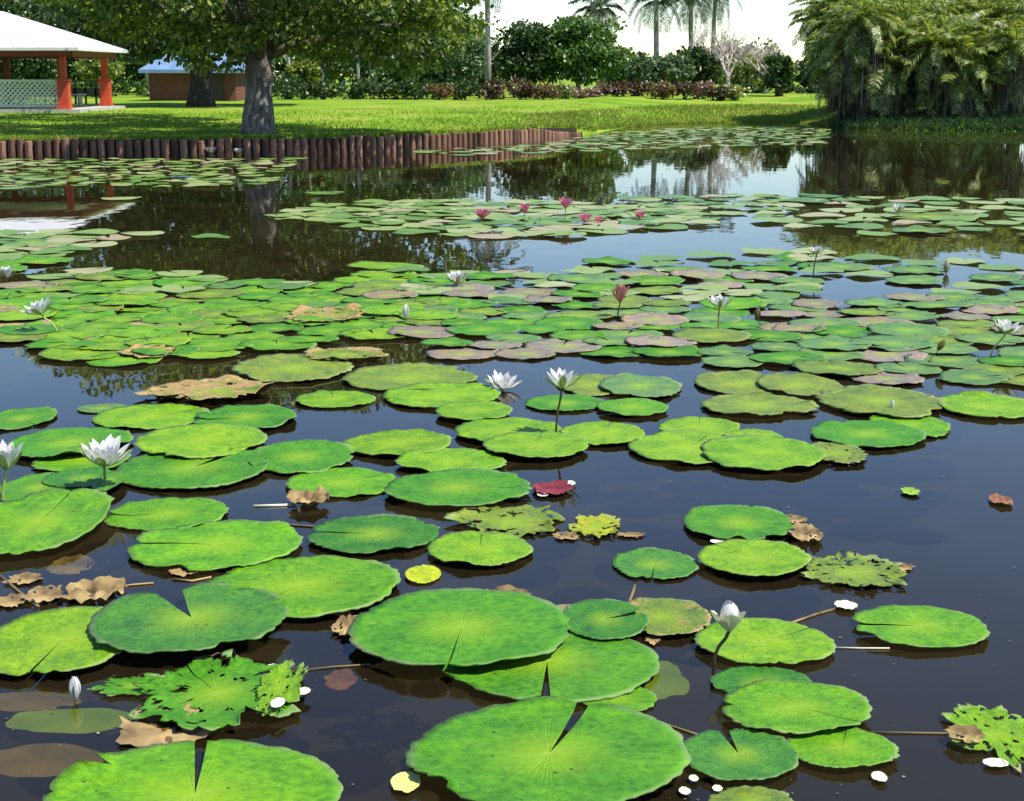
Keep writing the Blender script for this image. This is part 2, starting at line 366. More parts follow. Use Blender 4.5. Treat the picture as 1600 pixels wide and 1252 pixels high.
# cx, cy, w, h, notch deg, half-width, colour, level, brown(alpha), extra, label
NEAR = [
 (305,1254,458,176,97,.05,'fresh',1,1,dict(bites=((150,.2,.06),)),'large bright green lily pad cut by the photo bottom, left of the pale yellow petal'),
 (858,1194,432,168,72,.055,'green',2,1,dict(bites=((165,.06,.07),),teeth=.02),'very large green lily pad with deep slit at its rear and yellow star centre'),
 (855,1042,352,116,-92,.045,'green',1,1,dict(teeth=.02),'large green lily pad with slit facing the viewer, overlapped by bigger pad behind it'),
 (722,999,346,126,None,.01,'green',3.5,1,dict(teeth=.022),'large green lily pad with radiating yellow veins in the middle of the near water'),
 (945,980,136,62,20,.1,'deep',2,1,{},'dark green lily pad between the large veined pad and the orange blotched pad'),
 (965,1095,122,44,None,.01,'fresh',0,1,{},'small fresh green pad peeking out under the slit pad edge'),
 (900,961,112,26,None,.01,'mauve',0,.6,{},'brownish lily pad mostly hidden behind the large veined pad'),
 (470,923,310,98,None,.01,'fresh',1,1,{},'large smooth bright green oval pad with yellow centre, left of tiny yellow pad'),
 (300,988,300,112,118,.16,'blue',4.2,.86,dict(bites=((25,.18,.09),(-50,.14,.2)),rag=.06),'blue green lily pad with deep notches overlapping the lime pad at left'),
 (98,1012,224,108,-95,.02,'lime',2,1,{},'lime green lily pad with yellow centre and small front split at left edge'),
 (750,864,163,53,None,.01,'lime',1,1,{},'bright lime oval pad floating alone right behind the tiny yellow pad'),
 (585,841,207,58,175,.05,'deep',1,.9,dict(bites=((-70,.1,.2),),rag=.03),'mid green lily pad with speckled worn front edge, left of the lime oval pad'),
 (337,858,268,79,175,.04,'fresh',1,1,dict(bites=((-105,.14,.12),)),'bright green lily pad with narrow slit on its left and torn front edge'),
 (262,806,190,52,185,.04,'fresh',0,1,{},'oval green pad with left slit behind the bigger torn front pad'),
 (62,826,212,102,None,.01,'fresh',2,1,dict(rim=.07),'big bright pad with upturned rim at left edge below the white lily'),
 (535,757,175,46,None,.01,'fresh',0,1,{},'green lily pad with dry twisted leaf caught on its front edge'),
 (715,771,229,58,None,.01,'green',2,1,dict(bites=((120,.08,.12),)),'wide green lily pad left of the floating dark red leaf'),
 (705,726,168,41,None,.01,'lime',1,.97,{},'lime pad tucked behind the wide pad near the red leaf'),
 (621,698,168,40,None,.01,'lime',1,1,{},'lime oval pad, hindmost of three stepped pads left of the lily stem'),
 (470,719,164,50,None,.01,'green',1,1,{},'green pad joined to the double pad right of the big white lily'),
 (303,736,236,66,60,.1,'green',1,1,dict(bites=((110,.1,.1),)),'broad green pad with dark torn gap, right of the big white lily'),
 (315,697,200,52,None,.01,'lime',2,1,{},'lime pad lying on the back of the broad torn pad beside the white lily'),
 (110,697,188,50,None,.01,'green',1,1,dict(rim=.06),'green lily pad directly behind the big white lily bloom'),
 (128,722,150,38,None,.01,'fresh',0,1,{},'pale green pad half hidden behind the petals of the big white lily'),
 (60,768,130,44,None,.01,'green',1,1,{},'small green pad between the two white lilies at the left edge'),
 (130,756,120,30,None,.01,'deep',2,1,{},'dark green pad leaning behind the stem of the big white lily'),
 (172,764,44,32,None,.01,'green',3,1,{},'tiny green leaf at the stem of the big white lily'),
 (235,653,178,38,None,.01,'lime',0,1,{},'lime pad just in front of the calm blue water at left'),
 (383,658,160,40,190,.05,'green',1,1,{},'green pad touching the lime pad in front of the brown dead leaf'),
 (34,656,102,34,None,.01,'green',0,1,{},'green pad at the left edge in front of the blue water'),
 (160,640,80,14,None,.01,'sage',0,.9,{},'thin pale pad sliver edging the calm blue water'),
 (523,626,126,27,None,.01,'lime',0,1,{},'small lime oval pad alone in dark water right of the brown dead leaf'),
 (690,622,186,38,None,.01,'lime',1,1,{},'lime pad left of the fallen white bloom, in front of olive pad'),
 (740,649,120,30,None,.01,'lime',2,1,{},'small lime pad in front of the fallen white bloom'),
 (640,593,212,40,None,.01,'olive',0,1,{},'wide olive green pad behind the lime pads, middle of the photo'),
 (458,579,178,42,None,.01,'olive',1,.9,dict(rag=.05),'yellowish olive pad right of the dark reflection, behind brown dead leaf'),
 (795,679,172,40,None,.01,'lime',1,1,{},'lime pad at the foot of the tall white lily stem, rear left'),
 (838,704,164,40,None,.01,'lime',2,1,{},'lime pad in front of the tall white lily stem'),
 (942,682,130,36,None,.01,'lime',1,1,dict(rag=.03),'lime pad right of the tall white lily stem foot'),
 (882,632,126,27,None,.01,'green',0,1,{},'green pad under the blossom of the tall white lily'),
 (988,641,114,27,None,.01,'fresh',1,1,{},'small smooth green oval pad right of the tall white lily'),
 (1078,704,190,48,None,.01,'lime',1,1,dict(bites=((55,.14,.1),)),'lime pad at left end of the joined chain facing open water'),
 (1192,716,192,52,None,.01,'lime',2,1,dict(bites=((70,.1,.1),),rag=.03),'broad lime pad, middle of the joined chain facing open water'),
 (1092,670,128,32,None,.01,'lime',0,.97,{},'lime pad behind the left end of the joined chain'),
 (1178,688,90,24,None,.01,'lime',1,.93,dict(rag=.04),'small yellowish pad resting behind the middle of the joined chain'),
 (1306,713,96,32,None,.01,'olive',1,.9,dict(rag=.16,holes=.1),'ragged yellow pad at right tip of the joined chain'),
 (1356,683,176,42,None,.01,'green',1,1,dict(rag=.03),'green pad in front of the yellow brown patch by open blue water'),
 (1420,667,126,38,None,.01,'fresh',0,.97,dict(rag=.05),'green pad with crinkled right edge by open blue water'),
 (1185,638,178,34,None,.01,'olive',1,.96,dict(bites=((-60,.2,.2),),rag=.05),'olive pad with jagged front edge behind the joined chain'),
 (1375,632,190,48,None,.01,'olive',1,.72,dict(rag=.08),'yellow brown rotting pad behind the green crinkled pad'),
 (1541,639,150,38,None,.01,'lime',1,1,{},'lime pad at right edge beside the tiny white bud'),
 (925,603,110,32,None,.01,'olive',0,.95,{},'olive pad just right of the tall white lily blossom'),
 (1000,608,126,36,None,.01,'sage',1,.95,{},'sage green pad with matt surface, second right of the tall white lily'),
 (1160,602,146,36,None,.01,'olive',0,.95,{},'olive pad with smooth left tip in blue water right of centre'),
 (1250,606,130,36,None,.01,'olive',1,.86,{},'olive pad blotched brown left of the yellow brown rotting pad'),
 (1155,824,172,54,None,.01,'green',1,.97,dict(bites=((-100,.24,.14),(-60,.12,.15),(-30,.1,.14))),'green pad with gnawed front edge right of open dark water'),
 (1177,882,174,56,None,.01,'lime',2,1,{},'smooth lime oval pad with one dark hole, in front of the gnawed pad'),
 (1023,885,132,48,-100,.02,'blue',0,1,dict(bites=((-115,.12,.1),)),'small blue green oval pad left of the smooth lime pad'),
 (1195,1010,214,73,None,.01,'lime',1,1,{},'lime oval pad behind the half open white bud'),
 (1437,986,211,66,178,.06,'fresh',1,1,{},'green oval pad alone in open water at right'),
 (1190,1070,158,50,None,.01,'deep',0,1,{},'dark green pad tucked behind the stack of three at right'),
 (1242,1119,230,82,None,.01,'fresh',2,1,{},'bright green pad, middle of the stack of three at right'),
 (1314,1178,168,62,None,.01,'fresh',1,1,{},'green pad, front right of the stack of three'),
 (1154,1188,184,82,98,.1,'blue',1,1,dict(bites=((175,.14,.1),)),'blue green pad with rear notch beside the white petals'),
 (1172,1256,130,42,None,.01,'olive',0,.9,dict(rag=.12),'ragged pale pad at photo bottom in front of the notched blue green pad'),
 (1035,971,151,58,None,.01,'olive',1,.55,{},'lily pad with big orange brown blotch behind the dark green pad'),
 (661,900,57,28,None,.01,'yellow',0,1,{},'tiny bright yellow pad alone in dark water'),
]
random.seed(5)
NEAR_PX = []
for i, (cx, cy, w, h, no, hw, colr, lev, al, ex, lab) in enumerate(NEAR):
    me = pad_mesh(100 + i, no, hw, **ex)
    j = 1 + random.uniform(-.07, .07)
    al = al if al < 1 or i % 3 else random.uniform(.86, .96)
    place_pad(me, cx, cy, w, h, colr, lab, lev, al, (j * random.uniform(.94, 1.06), j, j), tilt=random.uniform(-.02, .02))
    NEAR_PX.append((cx, cy, w, h))
# ragged, half rotten pads
RAGGED = [
 (340,1092,270,112,'green',.93,.30,.22,1,'ragged rotting green pad with yellow shreds, under the blue green notched pad'),
 (438,1088,76,82,'lime',.86,.34,.25,2,'torn yellow fringe leaf at right end of the ragged rotting pad'),
 (210,1075,130,30,'green',.9,.3,.2,0,'thin torn green leaf strip left of the ragged rotting pad'),
 (797,818,176,54,'olive',.86,.30,.22,0,'ragged yellow green pad falling apart behind the lime oval pad'),
 (932,825,84,36,(.30,.34,.015),.8,.3,.15,0,'torn yellow leaf piece right of the ragged pad in open water'),
 (1336,898,160,56,'olive',.9,.28,.22,0,'ragged light green pad right of the smooth lime oval pad'),
 (1556,1152,140,88,'lime',.8,.32,.24,0,'ragged green and orange pad cut by the right edge'),
]
for i, (cx, cy, w, h, c, al, rg, ho, lev, lab) in enumerate(RAGGED):
    place_pad(pad_mesh(300 + i, None, .01, rag=rg, holes=ho, rim=.08, segs=110, rings=14), cx, cy, w, h, c, lab, lev, al, name='ragged_lily_pad', group='ragged rotting lily pads')

# rafts of pads further out: polygon (px), size (m), spacing (fraction of size), colours, colour notes
RAFTS = [
 ('left raft', [(-20,470),(60,440),(110,424),(260,424),(330,440),(420,445),(510,446),(560,432),(650,424),(700,440),(690,480),(640,525),(560,530),(480,535),(400,552),(280,560),(200,566),(130,560),(60,540),(-20,525)],
   (.42,.66), .62, [('lime',6),('fresh',4),('green',2.5),('olive',2.5),('brown',.7)], 40),
 ('middle raft', [(660,470),(650,440),(720,428),(880,428),(1000,424),(1120,424),(1250,436),(1265,500),(1235,570),(1150,578),(1000,560),(930,548),(850,556),(720,562),(655,550)],
   (.40,.62), .74, [('green',3),('sage',5),('fresh',1.5),('mauve',3.5),('olive',2.5)], 41),
 ('right raft', [(1250,470),(1330,485),(1480,455),(1620,480),(1620,600),(1500,598),(1420,600),(1300,590),(1240,570)],
   (.42,.64), .69, [('sage',5),('green',3),('fresh',1.5),('olive',3.5),('mauve',2.5)], 42),
 ('sparse blue water patch', [(890,414),(1000,406),(1200,394),(1290,398),(1290,428),(1100,426),(900,424)], (.45,.65), .95, [('green',3),('sage',3)], 43),
 ('sparse right patch', [(1240,395),(1400,400),(1620,420),(1620,470),(1500,452),(1380,440),(1300,425)], (.45,.65), 1.15, [('sage',3),('green',3),('mauve',1)], 44),
 ('pink lily raft', [(430,340),(520,320),(700,314),(900,318),(1080,326),(1110,352),(900,370),(720,372),(520,353)], (.45,.68), .70, [('olive',4),('sage',4),('mauve',3),('green',2)], 45),
 ('pale patch right of pink lilies', [(980,308),(1200,305),(1210,340),(1000,330)], (.45,.65), 1.0, [('sage',3),('olive',2)], 46),
 ('patch before the palms', [(1195,306),(1620,312),(1620,362),(1400,372),(1200,352)], (.5,.8), 1.05, [('olive',3),('sage',2),('green',1)], 47),
 ('left edge patch', [(-20,366),(130,362),(235,366),(110,392),(85,408),(-20,425)], (.5,.75), .68, [('green',4),('sage',2),('fresh',2)], 48),
 ('patch by the log wall', [(-20,252),(130,248),(380,251),(470,248),(400,290),(240,294),(150,290),(-20,298)], (.35,.75), 1.08, [('sage',4),('green',3),('olive',1)], 49),
 ('far patch', [(640,238),(850,226),(950,209),(1100,199),(1290,201),(1280,226),(1150,230),(950,236),(820,241),(700,244)], (.35,.8), 1.1, [('sage',3),('olive',2),('green',1)], 50),
]
def inpoly(x, y, P):
    c = False; n = len(P)
    for i in range(n):
        x1, y1 = P[i]; x2, y2 = P[(i + 1) % n]
        if (y1 > y) != (y2 > y) and x < (x2 - x1) * (y - y1) / (y2 - y1) + x1: c = not c
    return c
AUTO = []
for nm, P, (s0, s1), spc, cols, seed in RAFTS:
    rnd = random.Random(seed)
    wp = [gp(*q) for q in P]
    X0, X1 = min(p.x for p in wp), max(p.x for p in wp); Y0, Y1 = min(p.y for p in wp), max(p.y for p in wp)
    pts = []; names = [c for c, _ in cols]; wts = [k for _, k in cols]
    for _ in range(9000):
        x, y = rnd.uniform(X0, X1), rnd.uniform(Y0, Y1)
        px, py = proj(Vector((x, y, 0)))
        if not inpoly(px, py, P): continue
        s = rnd.uniform(s0, s1)
        if any((x - a) ** 2 + (y - b) ** 2 < (spc * (s + c) / 2) ** 2 for a, b, c in pts): continue
        # keep clear of the hand-placed pads
        if any(abs(px - q[0]) < q[2] * .5 + 20 and abs(py - q[1]) < q[3] * .5 + 6 for q in NEAR_PX): continue
        pts.append((x, y, s))
        D = depth(Vector((x, y, 0))); w = s / D * FPX; h = w * math.sin(math.atan2(CAM_H, y)) * rnd.uniform(.88, 1.08)
        AUTO.append((w * h, px, py, w, h, rnd.choices(names, wts)[0], nm, rnd.random()))
# single pads between the rafts
for px, py, w, h, c in [(505,304,60,5,'lime'),(330,288,70,6,'sage'),(190,312,60,7,'sage'),(330,372,60,4,'olive'),(600,418,120,10,'lime'),(1450,340,150,15,'olive'),(1250,316,90,8,'olive')]:
    AUTO.append((w * h, px, py, w, h, c, 'lone', .5))
AUTO.sort(key=lambda q: -q[0])
N_IND = 300 - len(NEAR) - len(RAGGED)
LANDMARKS = [
 ('nodding white lily at left', 65, 487), ('closed white bud', 635, 492), ('left raft rear white lily', 715, 438),
 ('pink red bud', 970, 462), ('upright white lily', 1124, 478), ('short brown bud', 1185, 497), ('leaning brown green bud', 1460, 545),
 ('slanting white lily', 1572, 515), ('dark stalked small lily', 1272, 395), ('leftmost pink lily', 755, 338), ('tallest pink lily', 884, 322),
 ('rightmost pink lily', 1002, 338), ('white lily before the palms', 1405, 328), ('edge lily above left raft', 10, 430), ('tall brown stalked lily', 878, 595),
 ('fallen white bloom', 785, 603), ('brown curled dead pad', 325, 616), ('wall side white lily', 330, 238)]
COLW = dict(lime='lime green', fresh='bright green', green='green', sage='pale sage', olive='olive', brown='brown', mauve='grey brown', deep='dark green', blue='blue green')
ORD = ['nearest', 'second', 'third', 'fourth', 'fifth', 'sixth', 'seventh', 'eighth', 'ninth', 'tenth', 'eleventh', 'twelfth', 'thirteenth', 'fourteenth', 'fifteenth', 'sixteenth', 'seventeenth', 'eighteenth', 'nineteenth', 'twentieth']
def lab_key(px, py, c):
    p = gp(px, py); best = None
    for nm, lx, ly in LANDMARKS:
        q = gp(lx, ly); d = (p - q).length
        if best is None or d < best[0]: best = (d, nm, p - q)
    d, nm, v = best
    if abs(v.x) > abs(v.y): dr = 'right of' if v.x > 0 else 'left of'
    else: dr = 'behind' if v.y > 0 else 'in front of'
    return d, nm, dr
ind = AUTO[:N_IND]
keys = [lab_key(q[1], q[2], q[5]) for q in ind]
buckets = {}
for i, (d, nm, dr) in enumerate(keys): buckets.setdefault((nm, dr, ind[i][5]), []).append((d, i))
AL = {}
for (nm, dr, c), lst in buckets.items():
    lst.sort()
    for r_, (d, i) in enumerate(lst):
        if len(lst) == 1: AL[i] = f'{COLW[c]} lily pad floating {dr} the {nm}'
        else: AL[i] = f'{COLW[c]} lily pad {dr} the {nm}, {ORD[min(r_, 19)]} such' if r_ else f'{COLW[c]} lily pad {dr} the {nm}, nearest such'
VAR = [pad_mesh(500 + k, random.uniform(0, 360) if k % 2 else None, random.uniform(.02, .09), segs=56, rings=6, rim=random.uniform(.02, .07), rag=(.09 if k % 3 == 0 else .03)) for k in range(16)]
rnd = random.Random(9)
for i, (ar, px, py, w, h, c, nm, rv) in enumerate(ind):
    al = 1.0 if rnd.random() < .45 else rnd.uniform(.74, .95)
    if c in ('brown', 'mauve'): al = rnd.uniform(.7, .9)
    j = rnd.uniform(.86, 1.12)
    o = place_pad(VAR[i % 16], px, py, w, h, c, AL[i], rnd.random() * 1.6, al, (j * rnd.uniform(.92, 1.08), j, j * rnd.uniform(.9, 1.15)), tilt=rnd.uniform(-.025, .025), rx_=rnd.uniform(-.02, .03))
    if rv > .5: o.scale.x *= -1
# the many small pads beyond
FARM = {}
rest = AUTO[N_IND:]
V = []; F = []
for (ar, px, py, w, h, c, nm, rv) in rest:
    p = gp(px, py); rr_ = w / 2 * depth(p) / FPX; b = len(V); n = 20; tl = random.uniform(-.02, .02); z0 = .010 + random.random() * .02; a0 = random.uniform(0, 6.28); k1, k2 = random.uniform(0, 6.28), random.uniform(0, 6.28)
    V.append((p.x, p.y, z0))
    for k in range(n):
        a = a0 + .12 + (2 * math.pi - .24) * k / (n - 1); q = rr_ * (1 + .06 * math.sin(2 * a + k1) + .04 * math.sin(5 * a + k2) + random.uniform(-.03, .03))
        V.append((p.x + q * math.cos(a), p.y + q * math.sin(a), z0 + .018 * max(0, math.sin(2 * a + k2)) + tl * q * math.cos(a)))
    F += [(b, b + 1 + k, b + 2 + k) for k in range(n - 1)]
FARMAT = leaf_mat('far_pads', [(0, (.09, .19, .03)), (.35, (.17, .28, .05)), (.7, (.26, .33, .09)), (.9, (.34, .36, .16)), (1, (.36, .28, .16))], rough=.45, transl=.05)
fo = link('distant_lily_pads', mesh_np('distant_lily_pads', V, F, FARMAT)); tag(fo, 'mass of small pale lily pads far out along the log wall and far shore', 'lily pads', kind='stuff')

# ---------------------------------------------------------------- lily flowers
def simple_mat(name, c, rough=.5, transl=0.0, spec=.4, c2=None, scale=12):
    if c2 is None: c2 = tuple(k * .82 for k in c)
    m = rough_mat(name, c2, c, scale, rough, 0, spec=spec)
    if transl:
        nt = m.node_tree; out = [n for n in nt.nodes if n.type == 'OUTPUT_MATERIAL'][0]; b = [n for n in nt.nodes if n.type == 'BSDF_PRINCIPLED'][0]
        t = nt.nodes.new('ShaderNodeBsdfTranslucent'); t.inputs[0].default_value = (*c, 1)
        mx = nt.nodes.new('ShaderNodeMixShader'); mx.inputs[0].default_value = transl
        nt.links.new(b.outputs[0], mx.inputs[1]); nt.links.new(t.outputs[0], mx.inputs[2]); nt.links.new(mx.outputs[0], out.inputs[0])
    return m
WHITE = simple_mat('white_petal', (.82, .80, .76), .5, .3); PINK = simple_mat('pink_petal', (.78, .22, .36), .5, .3); ROSE = simple_mat('rose_petal', (.62, .24, .20), .5, .25)
CREAM = simple_mat('cream_petal', (.75, .70, .45), .5, .2); STAMEN = simple_mat('yellow_stamen', (.75, .55, .06), .6)
SEPAL = simple_mat('green_sepal', (.30, .36, .13), .55, .2); SEPALB = simple_mat('brown_sepal', (.20, .14, .05), .6, .1, c2=(.16, .2, .05)); STEM = simple_mat('olive_stem', (.20, .20, .05), .5)
STEMD = simple_mat('dark_stem', (.07, .05, .025), .5); STEMY = simple_mat('yellow_stem', (.42, .45, .10), .5)
def petals_mb(n, rows, length, width, opening, seed, curve=.35):
    """whorls of pointed boat-shaped petals; opening = tilt from vertical (rad) per whorl"""
    rnd = random.Random(seed); mb = MB()
    for ro in range(rows):
        f = 1 - .17 * ro; op = opening * (1 - .3 * ro)
        for k in range(n):
            a = 2 * math.pi * (k + .5 * ro) / n + rnd.uniform(-.12, .12); L = length * f * rnd.uniform(.9, 1.08); o2 = op + rnd.uniform(-.12, .12)
            rows_ = 6; V = []; F = []
            for i in range(rows_ + 1):
                t = i / rows_; tilt = o2 * (1 - curve * (t - .4)); w = width * f * math.sin(math.pi * min(1, (t * .9 + .1)) ** 1.15) ** .62 + .0004
                rad = L * t * math.sin(tilt) + .006; z = L * t * math.cos(tilt)
                for s in (-1, 0, 1):
                    cup = abs(s) * w * .35
                    x = rad - cup * math.cos(tilt); y = s * w / 2; zz = z + cup * math.sin(tilt) * .6
                    V.append((x * math.cos(a) - y * math.sin(a), x * math.sin(a) + y * math.cos(a), zz))
            for i in range(rows_):
                for s in range(2):
                    q = i * 3 + s; F.append((q, q + 1, q + 4, q + 3))
            mb.add(V, F)
    return mb
FL_GROUP = 'water lily flowers and buds'
def flower(label, hx, hy, bx, by, size_px, petal=WHITE, opening=.75, n=9, rows=3, stem=STEM, sep=SEPAL, tilt=(0, 0), bud=False, seed=0, cat='water lily', stamens=True, wide=.3, curve=.35):
    """head at pixel (hx,hy) above the stem foot at pixel (bx,by); size_px = overall width"""
    base = gp(bx, by); D = depth(base); h = at(hx, hy, base.y)
    root = thing('water_lily_bud' if bud else 'water_lily', label, cat, base, 0, FL_GROUP)
    hd = h - base; size = size_px * D / FPX
    L = size / 2 / max(.35, math.sin(opening)) if not bud else size * 1.5
    hd.z = max(hd.z - L * math.cos(opening) * .5, .012)
    mb = MB(); mid = hd * .5 + Vector((hd.x * -.12, 0, hd.z * .05))
    mb.tube([(0, 0, -.12), mid * .5 + Vector((hd.x * -.05, 0, 0)), mid, hd * .8, hd], [size * .05] * 5 if size < .1 else [.0065] * 5, 7)
    mb.build('stem', stem, root, True)
    rot = Matrix.Rotation(tilt[0], 4, 'X') @ Matrix.Rotation(tilt[1], 4, 'Y')
    def put(m, name, mat):
        m.V = [tuple(rot @ Vector(v) + hd) for v in m.V]; return m.build(name, mat, root, True)
    if bud:
        put(petals_mb(5, 2, L, size * .75, .22, seed, 1.6), 'petals', petal)
        put(petals_mb(4, 1, L * .8, size * .62, .30, seed + 1, 1.6), 'sepals', sep)
    else:
        put(petals_mb(n, rows, L, L * wide, opening, seed, curve), 'petals', petal)
        put(petals_mb(4, 1, L * .93, L * wide, min(1.5, opening + .18), seed + 1), 'sepals', sep)
        if stamens: put(petals_mb(16, 2, L * .42, L * .05, .5, seed + 2), 'stamens', STAMEN)
    return root
flower('big open white water lily on a short stalk at left', 162, 716, 165, 772, 92, opening=1.02, n=11, seed=1, tilt=(.12, .12), wide=.34)
flower('white water lily cut off by the left edge', 8, 716, 4, 786, 56, opening=.62, seed=2, tilt=(.1, .1), stem=STEMY)
flower('half open white bud on a curved dark stalk among the right pads', 1140, 968, 1112, 1042, 54, opening=.62, n=7, rows=3, seed=3, stem=STEMD, wide=.62, curve=1.5, sep=CREAM, stamens=False)
flower('tall open white water lily on a brown stalk at mid photo', 878, 596, 868, 684, 62, opening=.95, seed=4, stem=STEMD, n=8, rows=2)
flower('white bloom fallen flat on the water left of the tall lily', 785, 604, 786, 610, 62, opening=1.25, seed=5, tilt=(.2, .1))
flower('white water lily on an upright stalk in the middle raft', 1124, 474, 1122, 520, 44, opening=.98, seed=6, stem=STEM, n=9)
flower('pink red lily bud on a dark stalk in the middle raft', 969, 459, 965, 498, 30, petal=ROSE, opening=.5, n=6, rows=2, seed=7, stem=STEMD, sep=ROSE, stamens=False)
flower('short brown bud standing right of the white lily in the middle raft', 1184, 494, 1190, 512, 13, petal=SEPALB, seed=8, bud=True, sep=SEPALB, stem=STEMD, cat='lily bud')
flower('leaning brown green bud on a slanted stalk at right', 1466, 540, 1450, 570, 14, petal=SEPALB, seed=9, bud=True, sep=SEPALB, stem=STEMD, tilt=(0, .5), cat='lily bud')
flower('white water lily on a slanted pale stalk near the right edge', 1572, 514, 1545, 562, 52, opening=1.05, seed=10, tilt=(.1, .2), stem=STEMY)
flower('small white lily on an upright dark stalk over blue water', 1276, 393, 1270, 436, 26, opening=.95, seed=11, stem=STEMD)
flower('tiny pale bud in the sparse pads at right', 1479, 422, 1477, 428, 14, petal=CREAM, seed=12, bud=True, cat='lily bud')
flower('closed white bud standing in the dark gap of the left raft', 634, 489, 636, 508, 15, petal=WHITE, seed=13, bud=True, sep=CREAM, cat='lily bud')
flower('white water lily at the rear edge of the left raft', 715, 436, 712, 452, 40, opening=.9, seed=14)
flower('white water lily sprawling over the left raft', 64, 484, 92, 522, 58, opening=1.1, seed=15, tilt=(.1, -.35), stem=STEMY)
flower('white water lily at the left edge above the left raft', 8, 428, 6, 440, 36, opening=.9, seed=16)
flower('white water lily among pads before the palm clump', 1404, 327, 1402, 336, 24, opening=.8, seed=17)
flower('left one of two white lilies in front of the log wall', 329, 236, 330, 244, 24, opening=.9, seed=18)
flower('right one of two white lilies in front of the log wall', 372, 237, 372, 245, 17, opening=.8, seed=19)
flower('leftmost pink water lily in the far raft', 754, 335, 752, 348, 29, petal=PINK, opening=.85, seed=20, sep=PINK)
flower('pale pink lily second from left in the far raft', 820, 326, 818, 342, 20, petal=PINK, opening=.6, seed=21, sep=PINK)
flower('tallest pink lily standing in the far raft', 884, 318, 882, 346, 24, petal=PINK, opening=.7, seed=22, sep=PINK)
flower('pink lily leaning right of the tallest pink one', 914, 341, 912, 350, 26, petal=PINK, opening=.85, seed=23, sep=PINK)
flower('low pink lily touching the leaning pink one', 935, 343, 936, 350, 17, petal=PINK, opening=.9, seed=24, sep=PINK)
flower('rightmost pink lily, pale and alone, in the far raft', 1000, 336, 998, 346, 20, petal=PINK, opening=.7, seed=25, sep=PINK)
flower('tiny white bud floating before the lime pad at right edge', 1394, 636, 1394, 642, 10, seed=26, bud=True, sep=CREAM, cat='lily bud')
flower('round white bud above the sunken green leaf at lower left', 118, 1090, 116, 1097, 24, seed=27, bud=True, sep=SEPAL, cat='lily bud')

# ---------------------------------------------------------------- debris
TAN = rough_mat('dry_leaf', (.06, .036, .015), (.46, .32, .13), 6, .8, .4); RUST = rough_mat('rust_leaf', (.16, .06, .035), (.34, .15, .07), 8, .8, .4)
WINE = rough_mat('wine_leaf', (.10, .012, .02), (.26, .04, .05), 9, .6); PALE = simple_mat('pale_petal', (.72, .68, .5), .6)
YEL = simple_mat('yellow_petal', (.68, .62, .18), .5); SUNKG = rough_mat('sunken_green', (.15, .29, .03), (.27, .42, .05), 5, .8); SUNKB = rough_mat('sunken_brown', (.13, .10, .04), (.26, .19, .08), 5, .8)
def leaf_piece(name, label, cx, cy, w, h, mat, seed, crumple=.25, z=.012, cat='dead leaf', group='dead leaves on the water', elong=1.0, rag=.25, roll=0.0):
    rnd = random.Random(seed); o = Vector((seed * 3.1, seed * 1.7, 0)); n = 40; rings = 7
    if cat == 'petal': rag, crumple = .10, crumple * .45
    p = gp(cx, cy, z); D = depth(p); rx = w / 2 * D / FPX; ry = h / 2 * D / FPX / math.sin(math.atan2(CAM_H, p.y))
    V = [(0, 0, 0)]; F = []; s = min(rx, ry)
    for k in range(rings):
        q = (k + 1) / rings
        for j in range(n):
            a = 2 * math.pi * j / n
            e = q * (1 + rag * (noise.noise(o + Vector((math.cos(a) * 2.5, math.sin(a) * 2.5, 5))) + .6 * noise.noise(o + Vector((math.cos(a) * 7, math.sin(a) * 7, 5)))))
            x, y = e * math.cos(a), e * math.sin(a)
            zz = .42 * crumple * s * (abs(noise.noise(o + Vector((x * 1.6, y * 1.6, 2)))) * 1.2 + .5 * noise.noise(o + Vector((x * 4, y * 4, 7)))) + .3 * crumple * s * q * q
            V.append((x * rx, y * ry, zz - (.22 * crumple * s if z >= .0 else 0)))
    for j in range(n): F.append((0, 1 + j, 1 + (j + 1) % n))
    for k in range(rings - 1):
        for j in range(n):
            a = 1 + k * n; F.append((a + j, a + n + j, a + n + (j + 1) % n, a + (j + 1) % n))
    if mat is TAN: F = [f for f in F if len(f) < 4 or noise.noise(o + Vector((V[f[0]][0] / rx * 3, V[f[0]][1] / ry * 3, 33))) < .42]
    ob = link(name, mesh_np(name, V, F, mat, True), loc=p); ob.rotation_euler = (0, 0, roll)
    return tag(ob, label, cat, group)
for nm_, lab_, a_ in (('dead_lily_pad', 'brown curled dead pad lying in dark water left of centre', (325, 617, 205, 38, .33, 700)), ('dead_lily_pad', 'brown pad remnant in the left raft before the dark gap', (508, 498, 126, 26, .3, 701)), ('dead_lily_pad', 'brownish strip of dead pad right of the dark reflection', (540, 560, 130, 22, .45, 702)), ('dead_lily_pad', 'reddish brown scrap edging the left raft in front', (232, 556, 84, 16, .3, 703))):
    place_pad(pad_mesh(a_[5], None, .01, rag=.2, holes=.1, rim=.12, rings=12), a_[0], a_[1], a_[2], a_[3], 'olive', lab_, 1.5, a_[4], name=nm_, cat='dead leaf', group='dead leaves on the water')
leaf_piece('dead_lily_pad', 'brown rotten pad under the ragged rotting green pad', 268, 1138, 160, 66, TAN, 2, .3, z=.006)
leaf_piece('dead_leaf', 'curled tan leaf at left edge water, larger and nearer of two', 150, 926, 92, 40, TAN, 3, .9)
leaf_piece('dead_leaf', 'faded tan leaf half sunk behind the curled tan leaf', 112, 884, 70, 30, TAN, 4, .12, z=-.008)
leaf_piece('dead_leaf', 'small pale twisted scrap left of the curled tan leaf', 70, 930, 60, 26, TAN, 5, .6)
leaf_piece('dead_leaf', 'small orange tan leaf between the two big smooth pads', 542, 978, 44, 30, TAN, 6, .7)
